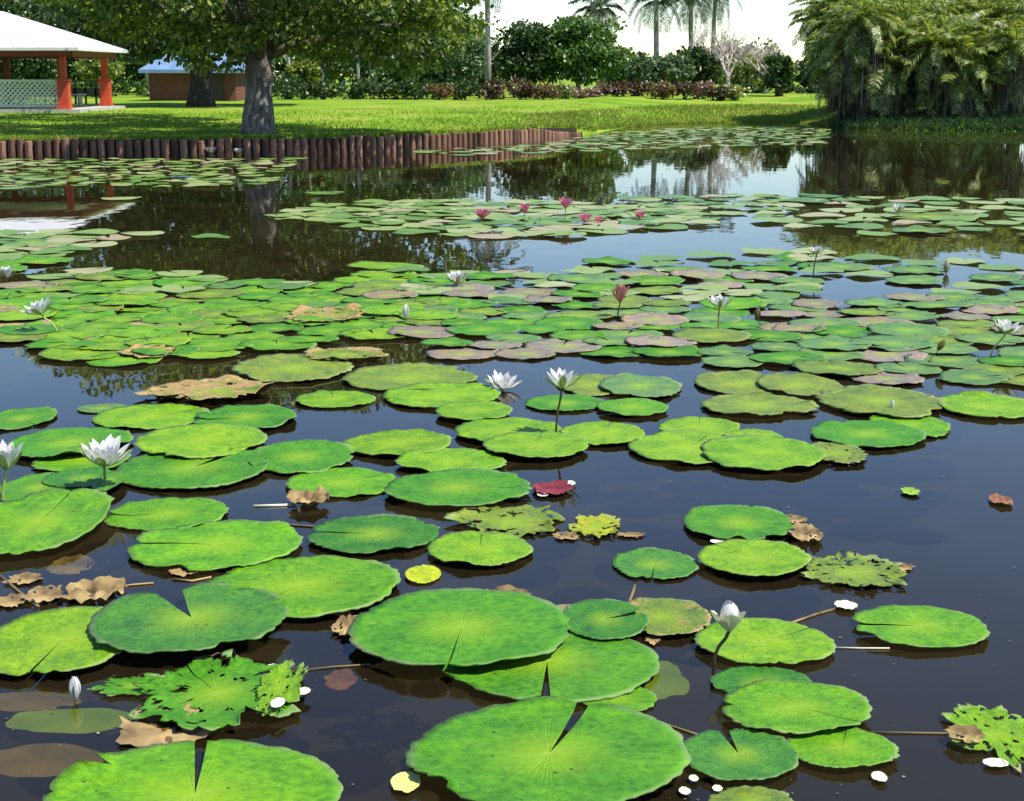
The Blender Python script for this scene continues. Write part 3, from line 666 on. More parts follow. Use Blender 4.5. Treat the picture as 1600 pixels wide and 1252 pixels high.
leaf_piece('dead_leaf', 'orange brown leaf scrap behind the large veined pad', 788, 931, 80, 22, TAN, 7, .6)
leaf_piece('dead_leaf', 'dry twisted leaf caught on the front of a green pad', 482, 780, 66, 22, TAN, 8, 1.0, z=.03)
leaf_piece('dead_leaf', 'dark red leaf with white specks right of the wide green pad', 862, 764, 62, 20, WINE, 9, .5)
leaf_piece('dead_leaf', 'tan shrivelled leaf at the right of the gnawed pad', 1258, 836, 56, 28, TAN, 10, .8)
leaf_piece('dead_leaf', 'rusty leaf floating alone near the right edge', 1564, 782, 34, 16, RUST, 11, .6)
leaf_piece('dead_leaf', 'tiny pale green leaf floating in open water at right', 1423, 768, 28, 12, SUNKG, 12, .4)
leaf_piece('dead_leaf', 'reddish leaf drifting just under the water at lower middle', 532, 1064, 50, 30, RUST, 13, .2, z=-.012)
leaf_piece('dead_leaf', 'orange brown tip on the ragged pad at the right edge', 1508, 1148, 58, 28, TAN, 14, .6, z=.03)
leaf_piece('fallen_petal', 'pale yellow petal left of the very large slit pad', 634, 1222, 46, 32, YEL, 20, .5, cat='petal', group='fallen petals')
leaf_piece('fallen_petal', 'white petal beside the notched blue green pad, leftmost', 1070, 1236, 18, 12, PALE, 21, .8, cat='petal', group='fallen petals')
leaf_piece('fallen_petal', 'white petal beside the notched blue green pad, rear one', 1084, 1216, 15, 10, PALE, 22, .8, cat='petal', group='fallen petals')
leaf_piece('fallen_petal', 'white petal in front of the notched blue green pad', 1121, 1232, 16, 10, PALE, 23, .8, cat='petal', group='fallen petals')
leaf_piece('fallen_petal', 'white petal under the front of the stack of three', 1374, 1214, 24, 16, PALE, 24, .8, cat='petal', group='fallen petals')
leaf_piece('fallen_petal', 'white petal below the gnawed pad at right', 1128, 846, 36, 8, PALE, 25, .4, cat='petal', group='fallen petals')
leaf_piece('fallen_petal', 'white petal next to the shrivelled tan leaf', 1276, 834, 16, 10, PALE, 26, .8, cat='petal', group='fallen petals')
leaf_piece('fallen_petal', 'white petal at the tip of the long pale stalk at right', 1322, 946, 36, 14, PALE, 27, .8, cat='petal', group='fallen petals')
leaf_piece('fallen_petal', 'white petal at lower end of the ragged pad by right edge', 1556, 1192, 40, 14, PALE, 28, .5, cat='petal', group='fallen petals')
leaf_piece('fallen_petal', 'white petal right of the dark red leaf', 888, 755, 22, 8, PALE, 29, .5, cat='petal', group='fallen petals')
leaf_piece('fallen_petal', 'white petal left of the dark red leaf', 848, 772, 18, 8, PALE, 30, .5, cat='petal', group='fallen petals')
leaf_piece('fallen_petal', 'cream petal on the yellow shreds of the ragged rotting pad', 434, 1098, 22, 16, PALE, 31, .6, z=.05, cat='petal', group='fallen petals')
leaf_piece('fallen_petal', 'cream petal at the right tip of the ragged rotting pad', 474, 1080, 22, 12, PALE, 32, .6, z=.03, cat='petal', group='fallen petals')
leaf_piece('fallen_petal', 'white petal behind the ragged rotting pad', 424, 1043, 20, 10, PALE, 33, .6, z=.02, cat='petal', group='fallen petals')
leaf_piece('sunken_leaf', 'green leaf sunk just under the water at lower left', 112, 1126, 214, 38, SUNKG, 40, .02, z=-.02, cat='sunken leaf', group='sunken leaves', rag=.12)
leaf_piece('sunken_leaf', 'brown leaf sunk under the water at the lower left edge', 66, 1188, 190, 50, SUNKB, 41, .02, z=-.035, cat='sunken leaf', group='sunken leaves', rag=.1)
leaf_piece('sunken_leaf', 'brown leaf sunk behind the sunken green leaf', 45, 1096, 160, 30, SUNKB, 42, .02, z=-.03, cat='sunken leaf', group='sunken leaves', rag=.1)
leaf_piece('sunken_leaf', 'olive leaf sunk at the right of the front slit pad', 1016, 1060, 112, 64, SUNKG, 43, .02, z=-.012, cat='sunken leaf', group='sunken leaves', rag=.2)
for i_, (cx_, cy_, w_, h_, lab_) in enumerate([(38, 905, 60, 16, 'long brown scrap at the left edge behind the curled tan leaf'), (196, 944, 40, 14, 'small brown scrap right below the curled tan leaf'), (20, 940, 50, 20, 'brown scrap cut by the left edge beside the lime pad'), (290, 893, 46, 14, 'brown shred at the front edge of the torn green pad'),
      (885, 838, 40, 12, 'brown shred between the ragged pad and torn yellow piece'), (985, 836, 44, 8, 'thin brown shred right of the torn yellow piece'), (1240, 812, 40, 12, 'brown shred at the rear of the gnawed pad'), (1405, 886, 40, 12, 'pale brown shred at the right tip of the ragged light green pad'), (1020, 1000, 22, 14, 'pale shred hanging at the front of the orange blotched pad')]):
    leaf_piece('dead_leaf', lab_, cx_, cy_, w_, h_, TAN, 400 + i_, .4, z=.006, rag=.45)
rnd = random.Random(77); V = []; F = []
for k in range(110):
    px, py = rnd.uniform(-40, 1640), 640 + 640 * rnd.random() ** .8; p = gp(px, py, .003); q = rnd.choice([.0025, .003, .004, .006]); a = rnd.uniform(0, 3); b = len(V)
    for j in range(5):
        t = a + j * 1.2566; V.append((p.x + q * math.cos(t) * rnd.uniform(.6, 1.5), p.y + q * math.sin(t) * rnd.uniform(.6, 1.5), .003 + rnd.random() * .002))
    F.append(tuple(range(b, b + 5)))
sp = link('floating_specks', mesh_np('floating_specks', V, F, leaf_mat('speck', [(0, (.05, .04, .02)), (.8, (.2, .18, .1)), (1, (.5, .48, .4))], transl=0))); tag(sp, 'scattered tiny pale specks floating on the open water', 'specks', kind='stuff')
def stalk(label, pts, mat, r=.004, z=.004):
    mb = MB(); mb.tube([gp(x, y, z) for x, y in pts], r, 6); o = mb.build('floating_stalk', mat, None, True); tag(o, label, 'lily stalk', 'lily stalks lying on the water')
stalk('pale straight stalk lying left of the dry twisted leaf', [(396,791),(430,790),(462,789)], PALE, .007)
stalk('thin grey stalk on the water right of the oval green pad', [(420,818),(480,822),(530,826)], SUNKB, .004)
stalk('long pale stalk leading to the white petal at right', [(1235,974),(1275,960),(1318,948)], TAN, .005)
stalk('thin pale stalk between the two lime and green oval pads', [(1305,1012),(1345,1013),(1390,1013)], PALE, .003)
stalk('thin stalk reaching from the ragged right pad across open water', [(1360,1144),(1420,1145),(1490,1146)], SUNKB, .003)
stalk('brown stalk rising behind the orange blotched pad', [(982,944),(988,928),(992,915)], SUNKB, .006)
stalk('tan stalk beside the curled tan leaf', [(170,920),(205,914),(240,911)], TAN, .004)
stalk('brown bent stalk sinking left of the curled tan leaf', [(0,900),(30,925),(60,948)], SUNKB, .006)
stalk('thin dark stalk slanting behind the sunken reddish leaf', [(450,1050),(520,1042),(580,1038)], SUNKB, .003)
stalk('thin brown stalk under the torn front pad', [(270,905),(300,908),(330,902)], TAN, .005)
stalk('thin stalk in front of the small fresh pad', [(1000,1120),(1050,1135),(1090,1148)], SUNKB, .004)
# ---------------------------------------------------------------- log retaining wall
LOG = rough_mat('weathered_log', (.10, .045, .026), (.31, .17, .105), 3.5, .85, .5, (3, 3, .5), rand=.7)
def build_wall():
    root = thing('log_wall', 'palisade of upright red brown logs holding the lawn above the pond', 'retaining wall', (0, 40, 0))
    rnd = random.Random(3)
    pts = [Vector((((px - 800) / FPX) * shore(px)[0], shore(px)[0] - .06, 0)) for px in range(-70, 905, 2)]
    acc = 0; logs = [pts[0]]
    for a, b in zip(pts, pts[1:]):
        acc += (b - a).length
        if acc >= .193: logs.append(b); acc = 0
    logs = logs[:100]
    for i, p in enumerate(logs):
        px, _ = proj(p); r = rnd.uniform(.088, .105); top = .41 + rnd.uniform(-.035, .035)
        if px > 830: top *= max(.35, 1 - (px - 830) / 110)
        mb = MB(); lean = rnd.uniform(-.015, .015)
        mb.tube([(0, 0, -.8), (lean * .5, 0, 0), (lean, 0, top - .02), (lean, 0, top)], [r, r, r * .96, r * .8], 9)
        o = mb.build('log', LOG, root); o.location = p - Vector((0, 40, 0)) + Vector((0, rnd.uniform(-.03, .03), 0))
build_wall()

# ---------------------------------------------------------------- pavilion
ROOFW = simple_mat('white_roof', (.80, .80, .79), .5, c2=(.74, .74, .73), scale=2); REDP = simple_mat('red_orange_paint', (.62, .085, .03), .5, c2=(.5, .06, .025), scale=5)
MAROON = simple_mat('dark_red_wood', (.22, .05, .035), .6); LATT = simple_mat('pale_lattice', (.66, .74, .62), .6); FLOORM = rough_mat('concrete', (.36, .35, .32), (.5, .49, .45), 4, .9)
GREENP = simple_mat('dark_green_paint', (.05, .10, .05), .6)
def pavilion():
    X1, Y0, Y1, L = -15.0, 53.0, 58.4, 9.5
    z0 = ground(X1, Y0) + .03; zb = z0 + .08; ze = 2.84
    root = thing('pavilion', 'open pavilion with white hipped roof, red posts and pale lattice rail', 'pavilion', (X1, Y0, z0))
    off = Vector((X1, Y0, z0))
    def B(mb, name, mat, par=root):
        mb.V = [tuple(Vector(v) - off) for v in mb.V]; return mb.build(name, mat, par)
    mb = MB(); mb.box((X1 - L / 2 + .2, (Y0 + Y1) / 2, zb - .25), (L + .8, Y1 - Y0 + .8, .5)); B(mb, 'floor', FLOORM)
    # hipped roof with thickness
    ov = .75; a, b, c, d = X1 - L - ov, X1 + ov, Y0 - ov, Y1 + ov; ym = (c + d) / 2; inx = 3.5; zr = 4.12
    mb = MB(); V = [(a, c, ze), (b, c, ze), (b, d, ze), (a, d, ze), (a + inx, ym, zr), (b - inx, ym, zr), (a, c, ze - .1), (b, c, ze - .1), (b, d, ze - .1), (a, d, ze - .1)]
    mb.add(V, [(0, 1, 5, 4), (1, 2, 5), (2, 3, 4, 5), (3, 0, 4), (0, 6, 7, 1), (1, 7, 8, 2), (2, 8, 9, 3), (3, 9, 6, 0), (9, 8, 7, 6)])
    rf = B(mb, 'roof', ROOFW)
    mb = MB(); 
    for k in range(13):  # standing seams on the front slope and end
        x = a + (k + .5) * (b - a) / 13; t = min(1, (x - a) / inx, (b - x) / inx)
        mb.tube([(x, c, ze + .012), (x, c + (ym - c) * t, ze + (zr - ze) * t + .012)], .014, 4)
    B(mb, 'roof_seams', ROOFW, rf)
    mb = MB()
    for y in (c + .4, d - .4): mb.box(((a + b) / 2, y, ze - .2), (b - a - .8, .12, .18))
    for x in (b - .4,): mb.box((x, ym, ze - .2), (.12, d - c - 1.0, .18))
    B(mb, 'beam', MAROON)
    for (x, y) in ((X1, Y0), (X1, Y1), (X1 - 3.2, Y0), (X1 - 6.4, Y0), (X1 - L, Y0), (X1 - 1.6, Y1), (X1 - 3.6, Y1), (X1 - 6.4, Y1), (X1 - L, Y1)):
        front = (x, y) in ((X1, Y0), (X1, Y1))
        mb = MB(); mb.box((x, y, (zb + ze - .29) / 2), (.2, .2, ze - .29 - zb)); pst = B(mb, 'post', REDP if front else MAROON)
        if front:
            mb = MB(); mb.box((x, y, zb + .48), (.36, .36, .9)); mb.box((x, y, zb + .96), (.44, .44, .07)); mb.box((x, y, zb + .06), (.44, .44, .1)); B(mb, 'post_base', REDP, pst)
    # lattice rail along the front and the far side
    def lattice(x0, x1, y, name='lattice_rail'):
        zt = zb + .94; mb = MB(); w = .058
        mb.box(((x0 + x1) / 2, y, zt), (x1 - x0, .09, .07)); mb.box(((x0 + x1) / 2, y, zb + .1), (x1 - x0, .07, .06))
        H = zt - zb - .16; zc = (zt + zb + .1) / 2 - .03; k = x0 - H
        while k < x1:
            for s, yy in ((1, y - .014), (-1, y + .014)):
                xa, xb = max(k, x0), min(k + H, x1)
                if xb - xa > .06:
                    ta, tb = xa - k, xb - k; za, z_b = (ta, tb) if s > 0 else (H - ta, H - tb)
                    p, q = Vector((xa, yy, zb + .13 + za)), Vector((xb, yy, zb + .13 + z_b)); c_ = (p + q) / 2
                    mb.box(c_, ((q - p).length, .018, w), 0, 0, -math.atan2(q.z - p.z, q.x - p.x))
            k += .165
        B(mb, name, LATT)
    lattice(X1 - 3.06, X1 - .2, Y0); lattice(X1 - 6.3, X1 - 3.3, Y0); lattice(X1 - 6.3, X1 - 3.7, Y1)
    mb = MB()
    for k in range(9): mb.box((X1 - 3.4 + k * .38, Y1, zb + .45), (.07, .05, .8))
    mb.box((X1 - 1.8, Y1, zb + .9), (3.4, .08, .08)); mb.box((X1 - 1.8, Y1, zb + .5), (3.4, .05, .3)); B(mb, 'rear_rail', GREENP)
    mb = MB(); mb.box((X1 - 1.9, Y1 - .6, zb + .42), (2.6, .4, .06)); mb.box((X1 - 3.0, Y1 - .6, zb + .2), (.08, .36, .4)); mb.box((X1 - .8, Y1 - .6, zb + .2), (.08, .36, .4)); 
    t = link('bench', mesh_np('bench', [tuple(Vector(v)) for v in mb.V], mb.F, FLOORM)); tag(t, 'plain low bench inside the open pavilion', 'bench')
pavilion()
# ---------------------------------------------------------------- shed behind the trees
def brick_mat():
    m, nt, nd, lk, out = mat_new('shed_brick'); tc = nd.new('ShaderNodeTexCoord'); mp = nd.new('ShaderNodeMapping'); mp.inputs['Rotation'].default_value = (R(90), 0, 0)
    br = nd.new('ShaderNodeTexBrick'); br.inputs['Scale'].default_value = 4; br.inputs['Color1'].default_value = (.20, .055, .035, 1); br.inputs['Color2'].default_value = (.13, .04, .03, 1); br.inputs['Mortar'].default_value = (.16, .08, .06, 1)
    lk.new(tc.outputs['Object'], mp.inputs[0]); lk.new(mp.outputs[0], br.inputs[0]); b = nd.new('ShaderNodeBsdfPrincipled'); lk.new(br.outputs[0], b.inputs[0]); b.inputs['Roughness'].default_value = .9; lk.new(b.outputs[0], out.inputs[0]); return m
def shed():
    Y = 74.0; xl, xr = at(218, 0, Y).x, at(372, 0, Y).x; zg = .86
    root = thing('brick_shed', 'low brick shed with blue grey metal roof behind the big tree', 'shed', ((xl + xr) / 2, Y, zg)); off = Vector(root.location)
    def B(mb, n, m):
        mb.V = [tuple(Vector(v) - off) for v in mb.V]; return mb.build(n, m, root)
    mb = MB(); mb.box(((xl + xr) / 2, Y + 1.5, zg + .62), (xr - xl - .5, 3, 1.5)); B(mb, 'wall', brick_mat())
    mb = MB(); a, b, c, d = xl - .1, xr + .1, Y - .5, Y + 3.5; ze, zr = 2.18, 2.95; ym = (c + d) / 2
    mb.add([(a, c, ze), (b, c, ze), (b, d, ze), (a, d, ze), (a + 1, ym, zr), (b - 1, ym, zr), (a, c, ze - .16), (b, c, ze - .16), (b, d, ze - .16), (a, d, ze - .16)],
           [(0, 1, 5, 4), (1, 2, 5), (2, 3, 4, 5), (3, 0, 4), (0, 6, 7, 1), (1, 7, 8, 2), (2, 8, 9, 3), (3, 9, 6, 0), (9, 8, 7, 6)])
    B(mb, 'roof', simple_mat('blue_roof', (.20, .31, .46), .4, c2=(.13, .22, .35), scale=1.5))
    mb = MB(); mb.box(((xl + xr) / 2 + 1.0, Y - .03, zg + .55), (.9, .08, 1.1)); B(mb, 'door', simple_mat('dark_door', (.06, .035, .03), .6))
shed()

# ---------------------------------------------------------------- foliage builders
LEAF = np.array([[0, 0, 0], [.34, .26, .05], [.5, .5, .0], [.42, .78, -.06], [0, 1, -.16], [-.42, .78, -.06], [-.5, .5, 0], [-.34, .26, .05]], dtype=np.float32) * np.array([.62, 1, 1])
LEAF[:, 2] -= np.abs(LEAF[:, 0]) * .35
NARROW = np.array([[0, 0, 0], [.09, .4, .04], [0, 1, -.2], [-.09, .4, .04]], dtype=np.float32)
def leaf_cloud(pos, out, size, rng, shape=LEAF, updir=.6, spread=.9):
    """pos (n,3); out (n,3) outward direction; returns V, F"""
    n = len(pos); k = len(shape)
    d = out + rng.normal(0, spread, (n, 3)); d[:, 2] -= .35; d /= np.linalg.norm(d, axis=1, keepdims=True) + 1e-9      # leaf length axis
    up = np.tile(np.array([0, 0, 1.0]), (n, 1)) * updir + rng.normal(0, .55, (n, 3)) + out * .35
    s = np.cross(d, up); s /= np.linalg.norm(s, axis=1, keepdims=True) + 1e-9; u = np.cross(s, d)
    sz = size * rng.uniform(.6, 1.25, (n, 1, 1))
    L = shape[None] * sz
    V = pos[:, None, :] + L[:, :, 0:1] * s[:, None] + L[:, :, 1:2] * d[:, None] + L[:, :, 2:3] * u[:, None]
    F = np.arange(n * k, dtype=np.int32).reshape(n, k)
    return V.reshape(-1, 3), F
def crown_points(center, rad, nclump, per, clump_r, seed, hollow=.35, low=-1.0):
    rng = np.random.default_rng(seed); C = []
    while len(C) < nclump:
        v = rng.normal(0, 1, 3); v /= np.linalg.norm(v); q = v * (rng.uniform(hollow, 1) ** .5)
        if q[2] < low: continue
        C.append(q)
    C = np.array(C); cw = C * np.array(rad) + np.array(center)
    P = []; O = []
    for c, q in zip(cw, C):
        m = int(per * rng.uniform(.5, 1.4)); cr = clump_r * rng.uniform(.55, 1.35)
        v = rng.normal(0, 1, (m, 3)); v /= np.linalg.norm(v, axis=1, keepdims=True); r = rng.uniform(.35, 1, (m, 1)) ** .6
        p = c + v * r * cr * np.array([1.15, 1.15, .72]); P.append(p); O.append(v * .7 + q * .5)
    return np.vstack(P), np.vstack(O), cw, rng
LF_PINKY = leaf_mat('hazy_leaf', [(0, (.14, .15, .10)), (.5, (.26, .25, .18)), (1, (.42, .36, .3))], transl=.3)
BARK = rough_mat('grey_bark', (.07, .062, .052), (.26, .23, .195), 5, .95, .7, (2, 2, .6)); BARKD = rough_mat('dark_bark', (.035, .028, .022), (.10, .08, .06), 5, .95, .6, (2, 2, .6))
BARKP = rough_mat('pale_bark', (.22, .2, .17), (.42, .39, .34), 5, .9, .4, (2, 2, .6))
GREENL = [(0, (.018, .045, .010)), (.35, (.035, .085, .014)), (.7, (.07, .13, .02)), (.92, (.12, .18, .03)), (1, (.20, .21, .05))]
LF_MAIN = leaf_mat('broad_leaf', [(0, (.025, .06, .01)), (.25, (.08, .15, .018)), (.6, (.18, .27, .032)), (.9, (.30, .36, .06)), (1, (.40, .38, .12))], transl=.42)  # wide tone range puts sunlit and shaded leaves into the colour
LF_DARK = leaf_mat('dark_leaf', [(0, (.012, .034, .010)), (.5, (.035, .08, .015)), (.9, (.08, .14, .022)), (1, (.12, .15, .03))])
LF_MID = leaf_mat('mid_leaf', [(0, (.03, .075, .018)), (.5, (.08, .165, .022)), (.9, (.15, .25, .035)), (1, (.18, .2, .05))])
LF_BLUE = leaf_mat('bluish_leaf', [(0, (.04, .09, .04)), (.5, (.10, .17, .07)), (1, (.20, .27, .12))])
LF_YEL = leaf_mat('yellow_green_leaf', [(0, (.08, .14, .02)), (.5, (.17, .23, .03)), (1, (.32, .34, .06))])
LF_RED = leaf_mat('croton_red', [(0, (.035, .018, .014)), (.4, (.085, .028, .022)), (.65, (.15, .065, .035)), (.8, (.07, .10, .02)), (1, (.16, .16, .04))], transl=.2)
LF_RUST = leaf_mat('croton_rust', [(0, (.08, .03, .015)), (.4, (.18, .08, .03)), (.65, (.24, .15, .06)), (.8, (.10, .13, .025)), (1, (.2, .2, .05))], transl=.2)
LF_PALE = leaf_mat('variegated_leaf', [(0, (.12, .16, .04)), (.5, (.30, .34, .10)), (1, (.52, .50, .24))], transl=.2)
LF_PINK = leaf_mat('pinkish_leaf', [(0, (.12, .06, .05)), (.5, (.28, .17, .13)), (1, (.42, .32, .22))], transl=.2)
def limb(mb, a, b, r0, r1, rnd, wob=.12, n=5):
    a, b = Vector(a), Vector(b); L = (b - a).length; pts = []
    for i in range(n + 1):
        t = i / n; p = a.lerp(b, t); p.z += math.sin(t * math.pi) * L * .08
        if 0 < i < n: p += Vector((rnd.uniform(-1, 1), rnd.uniform(-1, 1), rnd.uniform(-1, 1))) * wob * L * .3
        pts.append(p)
    mb.tube(pts, [r0 + (r1 - r0) * i / n for i in range(n + 1)], 8)
def tree(name, label, x, y, trunk_h, trunk_r, center, rad, nclump, per, clump_r, leaf, lm, bm, seed, group=None, low=-1.0, nlimb=10, hollow=.35, cat='tree', shape=LEAF, flare=1.35, extra=(), cut=None):
    z = ground(x, y) - .05; rnd = random.Random(seed)
    root = thing(name, label, cat, (x, y, z), 0, group)
    P, O, cw, rng = crown_points((0, 0, 0), rad, nclump, per, clump_r, seed, hollow, low)
    cen = Vector(center) - Vector((x, y, z)); cw = cw + np.array(cen)
    if extra:
        for e in extra:
            m = int(per * 1.1); v = rng.normal(0, 1, (m, 3)); v /= np.linalg.norm(v, axis=1, keepdims=True)
            P = np.vstack([P, np.array(e - Vector(center)) + v * rng.uniform(.3, 1, (m, 1)) * clump_r * np.array([1.1, 1.1, .55])]); O = np.vstack([O, v])
            cw = np.vstack([cw, np.array(e - Vector((x, y, z)))])
    if cut:   # the boughs on this side are shorter and ride higher
        wx, wz = P[:, 0] + center[0], P[:, 2] + center[2]; keep = (wx > cut[0]) | (wz > cut[1] + (cut[0] - wx) * cut[2]); P, O = P[keep], O[keep]
        cw = np.array([c for c in cw if c[0] + x > cut[0] or c[2] + z > cut[1] + .2 + (cut[0] - c[0] - x) * cut[2]])
    V, F = leaf_cloud(P + np.array(cen), O, leaf, rng, shape)
    link('crown', mesh_np('crown', V, F, lm), root)
    mb = MB(); top = Vector((rnd.uniform(-.15, .15) * trunk_r, 0, trunk_h)); n = 9; pts = []; rr = []
    for i in range(n + 1):
        t = i / n; pts.append(Vector((top.x * t + math.sin(t * 4 + seed) * trunk_r * .08, math.cos(t * 3 + seed) * trunk_r * .06, trunk_h * t)))
        rr.append(trunk_r * (1 + (flare - 1) * math.exp(-t * 9) + .05 * math.sin(t * 13 + seed)) * (1 - .18 * t))
    mb.tube(pts, rr, 14)
    idx = rng.permutation(len(cw))[:nlimb]
    for i in idx:
        e = Vector(cw[i]); limb(mb, top + Vector((0, 0, -trunk_h * rnd.uniform(0, .15))), e, trunk_r * rnd.uniform(.28, .5), trunk_r * .06, rnd)
    mb.build('trunk', bm, root, True)
    return root
# big shade tree on the bank
tree('shade_tree', 'big grey trunked shade tree standing on the lawn edge above the log wall', -6.62, 41.3, 2.2, .40, (-6.6, 41.5, 4.55), (5.5, 4.4, 2.4), 210, 185, .62, .165, LF_MAIN, BARK, 11, nlimb=16, low=-.9, cut=(-9.5, 2.75, .22),
     extra=[at(px, py, Y) for px, py, Y in ((470,70,41),(520,80,40.5),(560,50,40),(600,85,41),(640,62,40),(668,95,41.5),(700,66,41),(725,38,41.5),(690,20,40),(585,60,42.5),(640,100,43),(330,50,39.5),(290,50,39.5),(460,30,39),(380,60,38.8))])
# second big tree behind it, and one left of the frame whose boughs hang in
tree('shade_tree', 'dark trunked shade tree behind the pavilion corner, in front of the shed', at(308, 0, 63).x, 63, 2.6, .48, (at(300, 0, 63).x, 63, 5.6), (6.4, 4.5, 3.1), 150, 180, .9, .24, LF_DARK, BARKD, 12, nlimb=12, low=-.9)
tree('shade_tree', 'leafy tree at upper left whose boughs hang before the white roof', -18.0, 47.5, 3.0, .4, (-11.8, 46.4, 5.0), (5.4, 4.8, 1.15), 120, 170, .62, .19, LF_MAIN, BARK, 13, nlimb=12, low=-.7, cut=(-8.5, 3.35, .11))
# trees and bushes further back:  px, top y, width px, distance, kind
def back_tree(label, px, ytop, ybot, wpx, Y, lm, seed, trunk_r=.14, nclump=46, per=110, leaf=.23, name='background_tree', bm=None, low=-.9, group='trees beyond the lawn', cat='tree'):
    x = at(px, 0, Y).x; zt = at(px, ytop, Y).z; zb = max(at(px, ybot, Y).z, ground(x, Y) + .2); rw = wpx / 2 / FPX * Y
    cz = (zt + zb) / 2; rz_ = (zt - zb) / 2
    return tree(name, label, x, Y, max(.3, cz - rz_ * .5 - ground(x, Y)), trunk_r, (x, Y, cz), (rw * .88, rw * .7, rz_ * .9), nclump, per, min(rw, rz_) * .42, leaf, lm, bm or BARKP, seed, group, low=low, nlimb=6, cat=cat)
back_tree('round dense green tree, right of the thin pole trunk', 905, 22, 128, 150, 84, LF_MID, 21, nclump=66, per=170)
back_tree('smaller dark tree joined to the left of the round dense tree', 820, 32, 125, 90, 83, LF_DARK, 22)
back_tree('bluish green bush left of the tall bare palm trunks', 1035, 80, 138, 110, 88, LF_BLUE, 23)
back_tree('dark green bush below the tallest palms', 1090, 76, 138, 80, 90, LF_DARK, 24)
back_tree('yellow green tree behind the right end of the red hedge', 1185, 84, 142, 120, 92, LF_YEL, 25, per=110)
back_tree('narrow dark tree standing alone on the far grass', 1222, 84, 138, 34, 82, LF_DARK, 26, nclump=16, trunk_r=.2, bm=BARKD)
back_tree('green tree behind the thin pole trunk', 745, 62, 138, 130, 90, LF_BLUE, 27)
back_tree('dark tree under the right boughs of the big shade tree', 655, 60, 142, 130, 82, LF_DARK, 28)
back_tree('grey green tree seen between pale trunks', 585, 40, 120, 130, 92, LF_BLUE, 29, nclump=36)
back_tree('light green tree right of the big grey trunk', 500, 50, 128, 120, 95, LF_MID, 30, nclump=30, per=100)
back_tree('yellow green bush close right of the big grey trunk', 470, 98, 140, 50, 80, LF_YEL, 31, nclump=14)
back_tree('yellow green bush seen through the pavilion', 150, 84, 130, 70, 84, LF_YEL, 32, nclump=20)
back_tree('dark tree seen through the left bay of the pavilion', 30, 60, 140, 110, 78, LF_DARK, 33)
back_tree('tall tree above the brick shed', 225, 30, 100, 120, 96, LF_MID, 34)
back_tree('distant tree filling the gap behind the shed', 365, 40, 120, 120, 100, LF_BLUE, 35)
back_tree('distant dark tree in front of the palm clump gap', 1275, 92, 146, 80, 96, LF_DARK, 36)
back_tree('distant tree behind the palm clump', 1420, 30, 140, 260, 100, LF_DARK, 37, nclump=50)
back_tree('distant low tree between the bushes and palms', 985, 96, 142, 90, 98, LF_MID, 38)
back_tree('hazy pale tree behind the pale leafless trees', 1170, 62, 142, 150, 118, LF_PINKY, 39, per=60, leaf=.3, bm=BARKP)
back_tree('tall loose tree behind the thin pole trunk', 712, 8, 120, 90, 98, LF_MID, 40, per=80)
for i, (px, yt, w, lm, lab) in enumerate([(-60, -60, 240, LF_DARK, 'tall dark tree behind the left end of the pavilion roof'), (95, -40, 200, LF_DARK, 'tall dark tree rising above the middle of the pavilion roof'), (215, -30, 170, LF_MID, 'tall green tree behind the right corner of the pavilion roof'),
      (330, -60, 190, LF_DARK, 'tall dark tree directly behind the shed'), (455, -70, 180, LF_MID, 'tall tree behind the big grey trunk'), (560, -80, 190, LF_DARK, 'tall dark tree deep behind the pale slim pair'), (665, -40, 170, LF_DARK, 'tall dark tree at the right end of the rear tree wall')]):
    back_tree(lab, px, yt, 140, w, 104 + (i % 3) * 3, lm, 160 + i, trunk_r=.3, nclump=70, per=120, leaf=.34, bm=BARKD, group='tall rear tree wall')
# low dark hedge along the back of the lawn
def shrub(label, px, ytop, ybot, wpx, Y, lm, seed, name='shrub', leaf=.16, group='croton shrubs along the lawn', per=60, nclump=14):
    x = at(px, 0, Y).x; z = ground(x, Y); zt = at(px, ytop, Y).z; h = max(.4, zt - z); rw = wpx / 2 / FPX * Y
    root = thing(name, label, 'shrub', (x, Y, z), 0, group)
    P, O, cw, rng = crown_points((0, 0, h * .52), (rw * .85, rw * .7, h * .40), nclump, per, min(rw, h) * .38, seed, .2)
    P[:, 2] = np.maximum(P[:, 2], .03)
    V, F = leaf_cloud(P, O, leaf, rng); link('foliage', mesh_np('foliage', V, F, lm), root)
    mb = MB(); rnd = random.Random(seed)
    for i in range(6): limb(mb, (rnd.uniform(-.1, .1), rnd.uniform(-.1, .1), -.05), Vector(cw[i]), .025, .008, rnd)
    mb.build('stems', BARKD, root)
HEDGE = [(690,132,152,46,LF_RUST,'rusty croton shrub at the left end of the red hedge'),(726,128,152,44,LF_DARK,'dark green shrub, second along the red hedge'),(772,124,153,52,LF_RED,'burgundy croton shrub under the thin pole trunk'),
 (812,126,153,46,LF_RED,'burgundy croton shrub left of the rusty one'),(850,130,154,44,LF_RUST,'rusty brown croton shrub before the round dense tree'),(886,130,154,34,LF_PALE,'pale variegated shrub before the round dense tree'),
 (918,132,154,44,LF_PINK,'pinkish tan shrub right of the pale variegated one'),(962,124,156,52,LF_RED,'dark red croton shrub below the small palm'),(1000,126,156,46,LF_RED,'dark red croton shrub below the leftmost tall palm'),
 (1038,130,157,44,LF_RUST,'rusty croton shrub between two dark red ones'),(1072,128,157,44,LF_RED,'dark red croton shrub below the middle tall palm'),(1104,128,158,40,LF_PINK,'pinkish shrub with bare pale twigs near hedge end'),
 (1128,134,158,34,LF_RED,'small dark red shrub next to the hedge end'),(1150,130,158,44,LF_PALE,'rounded cream and green shrub ending the red hedge')]
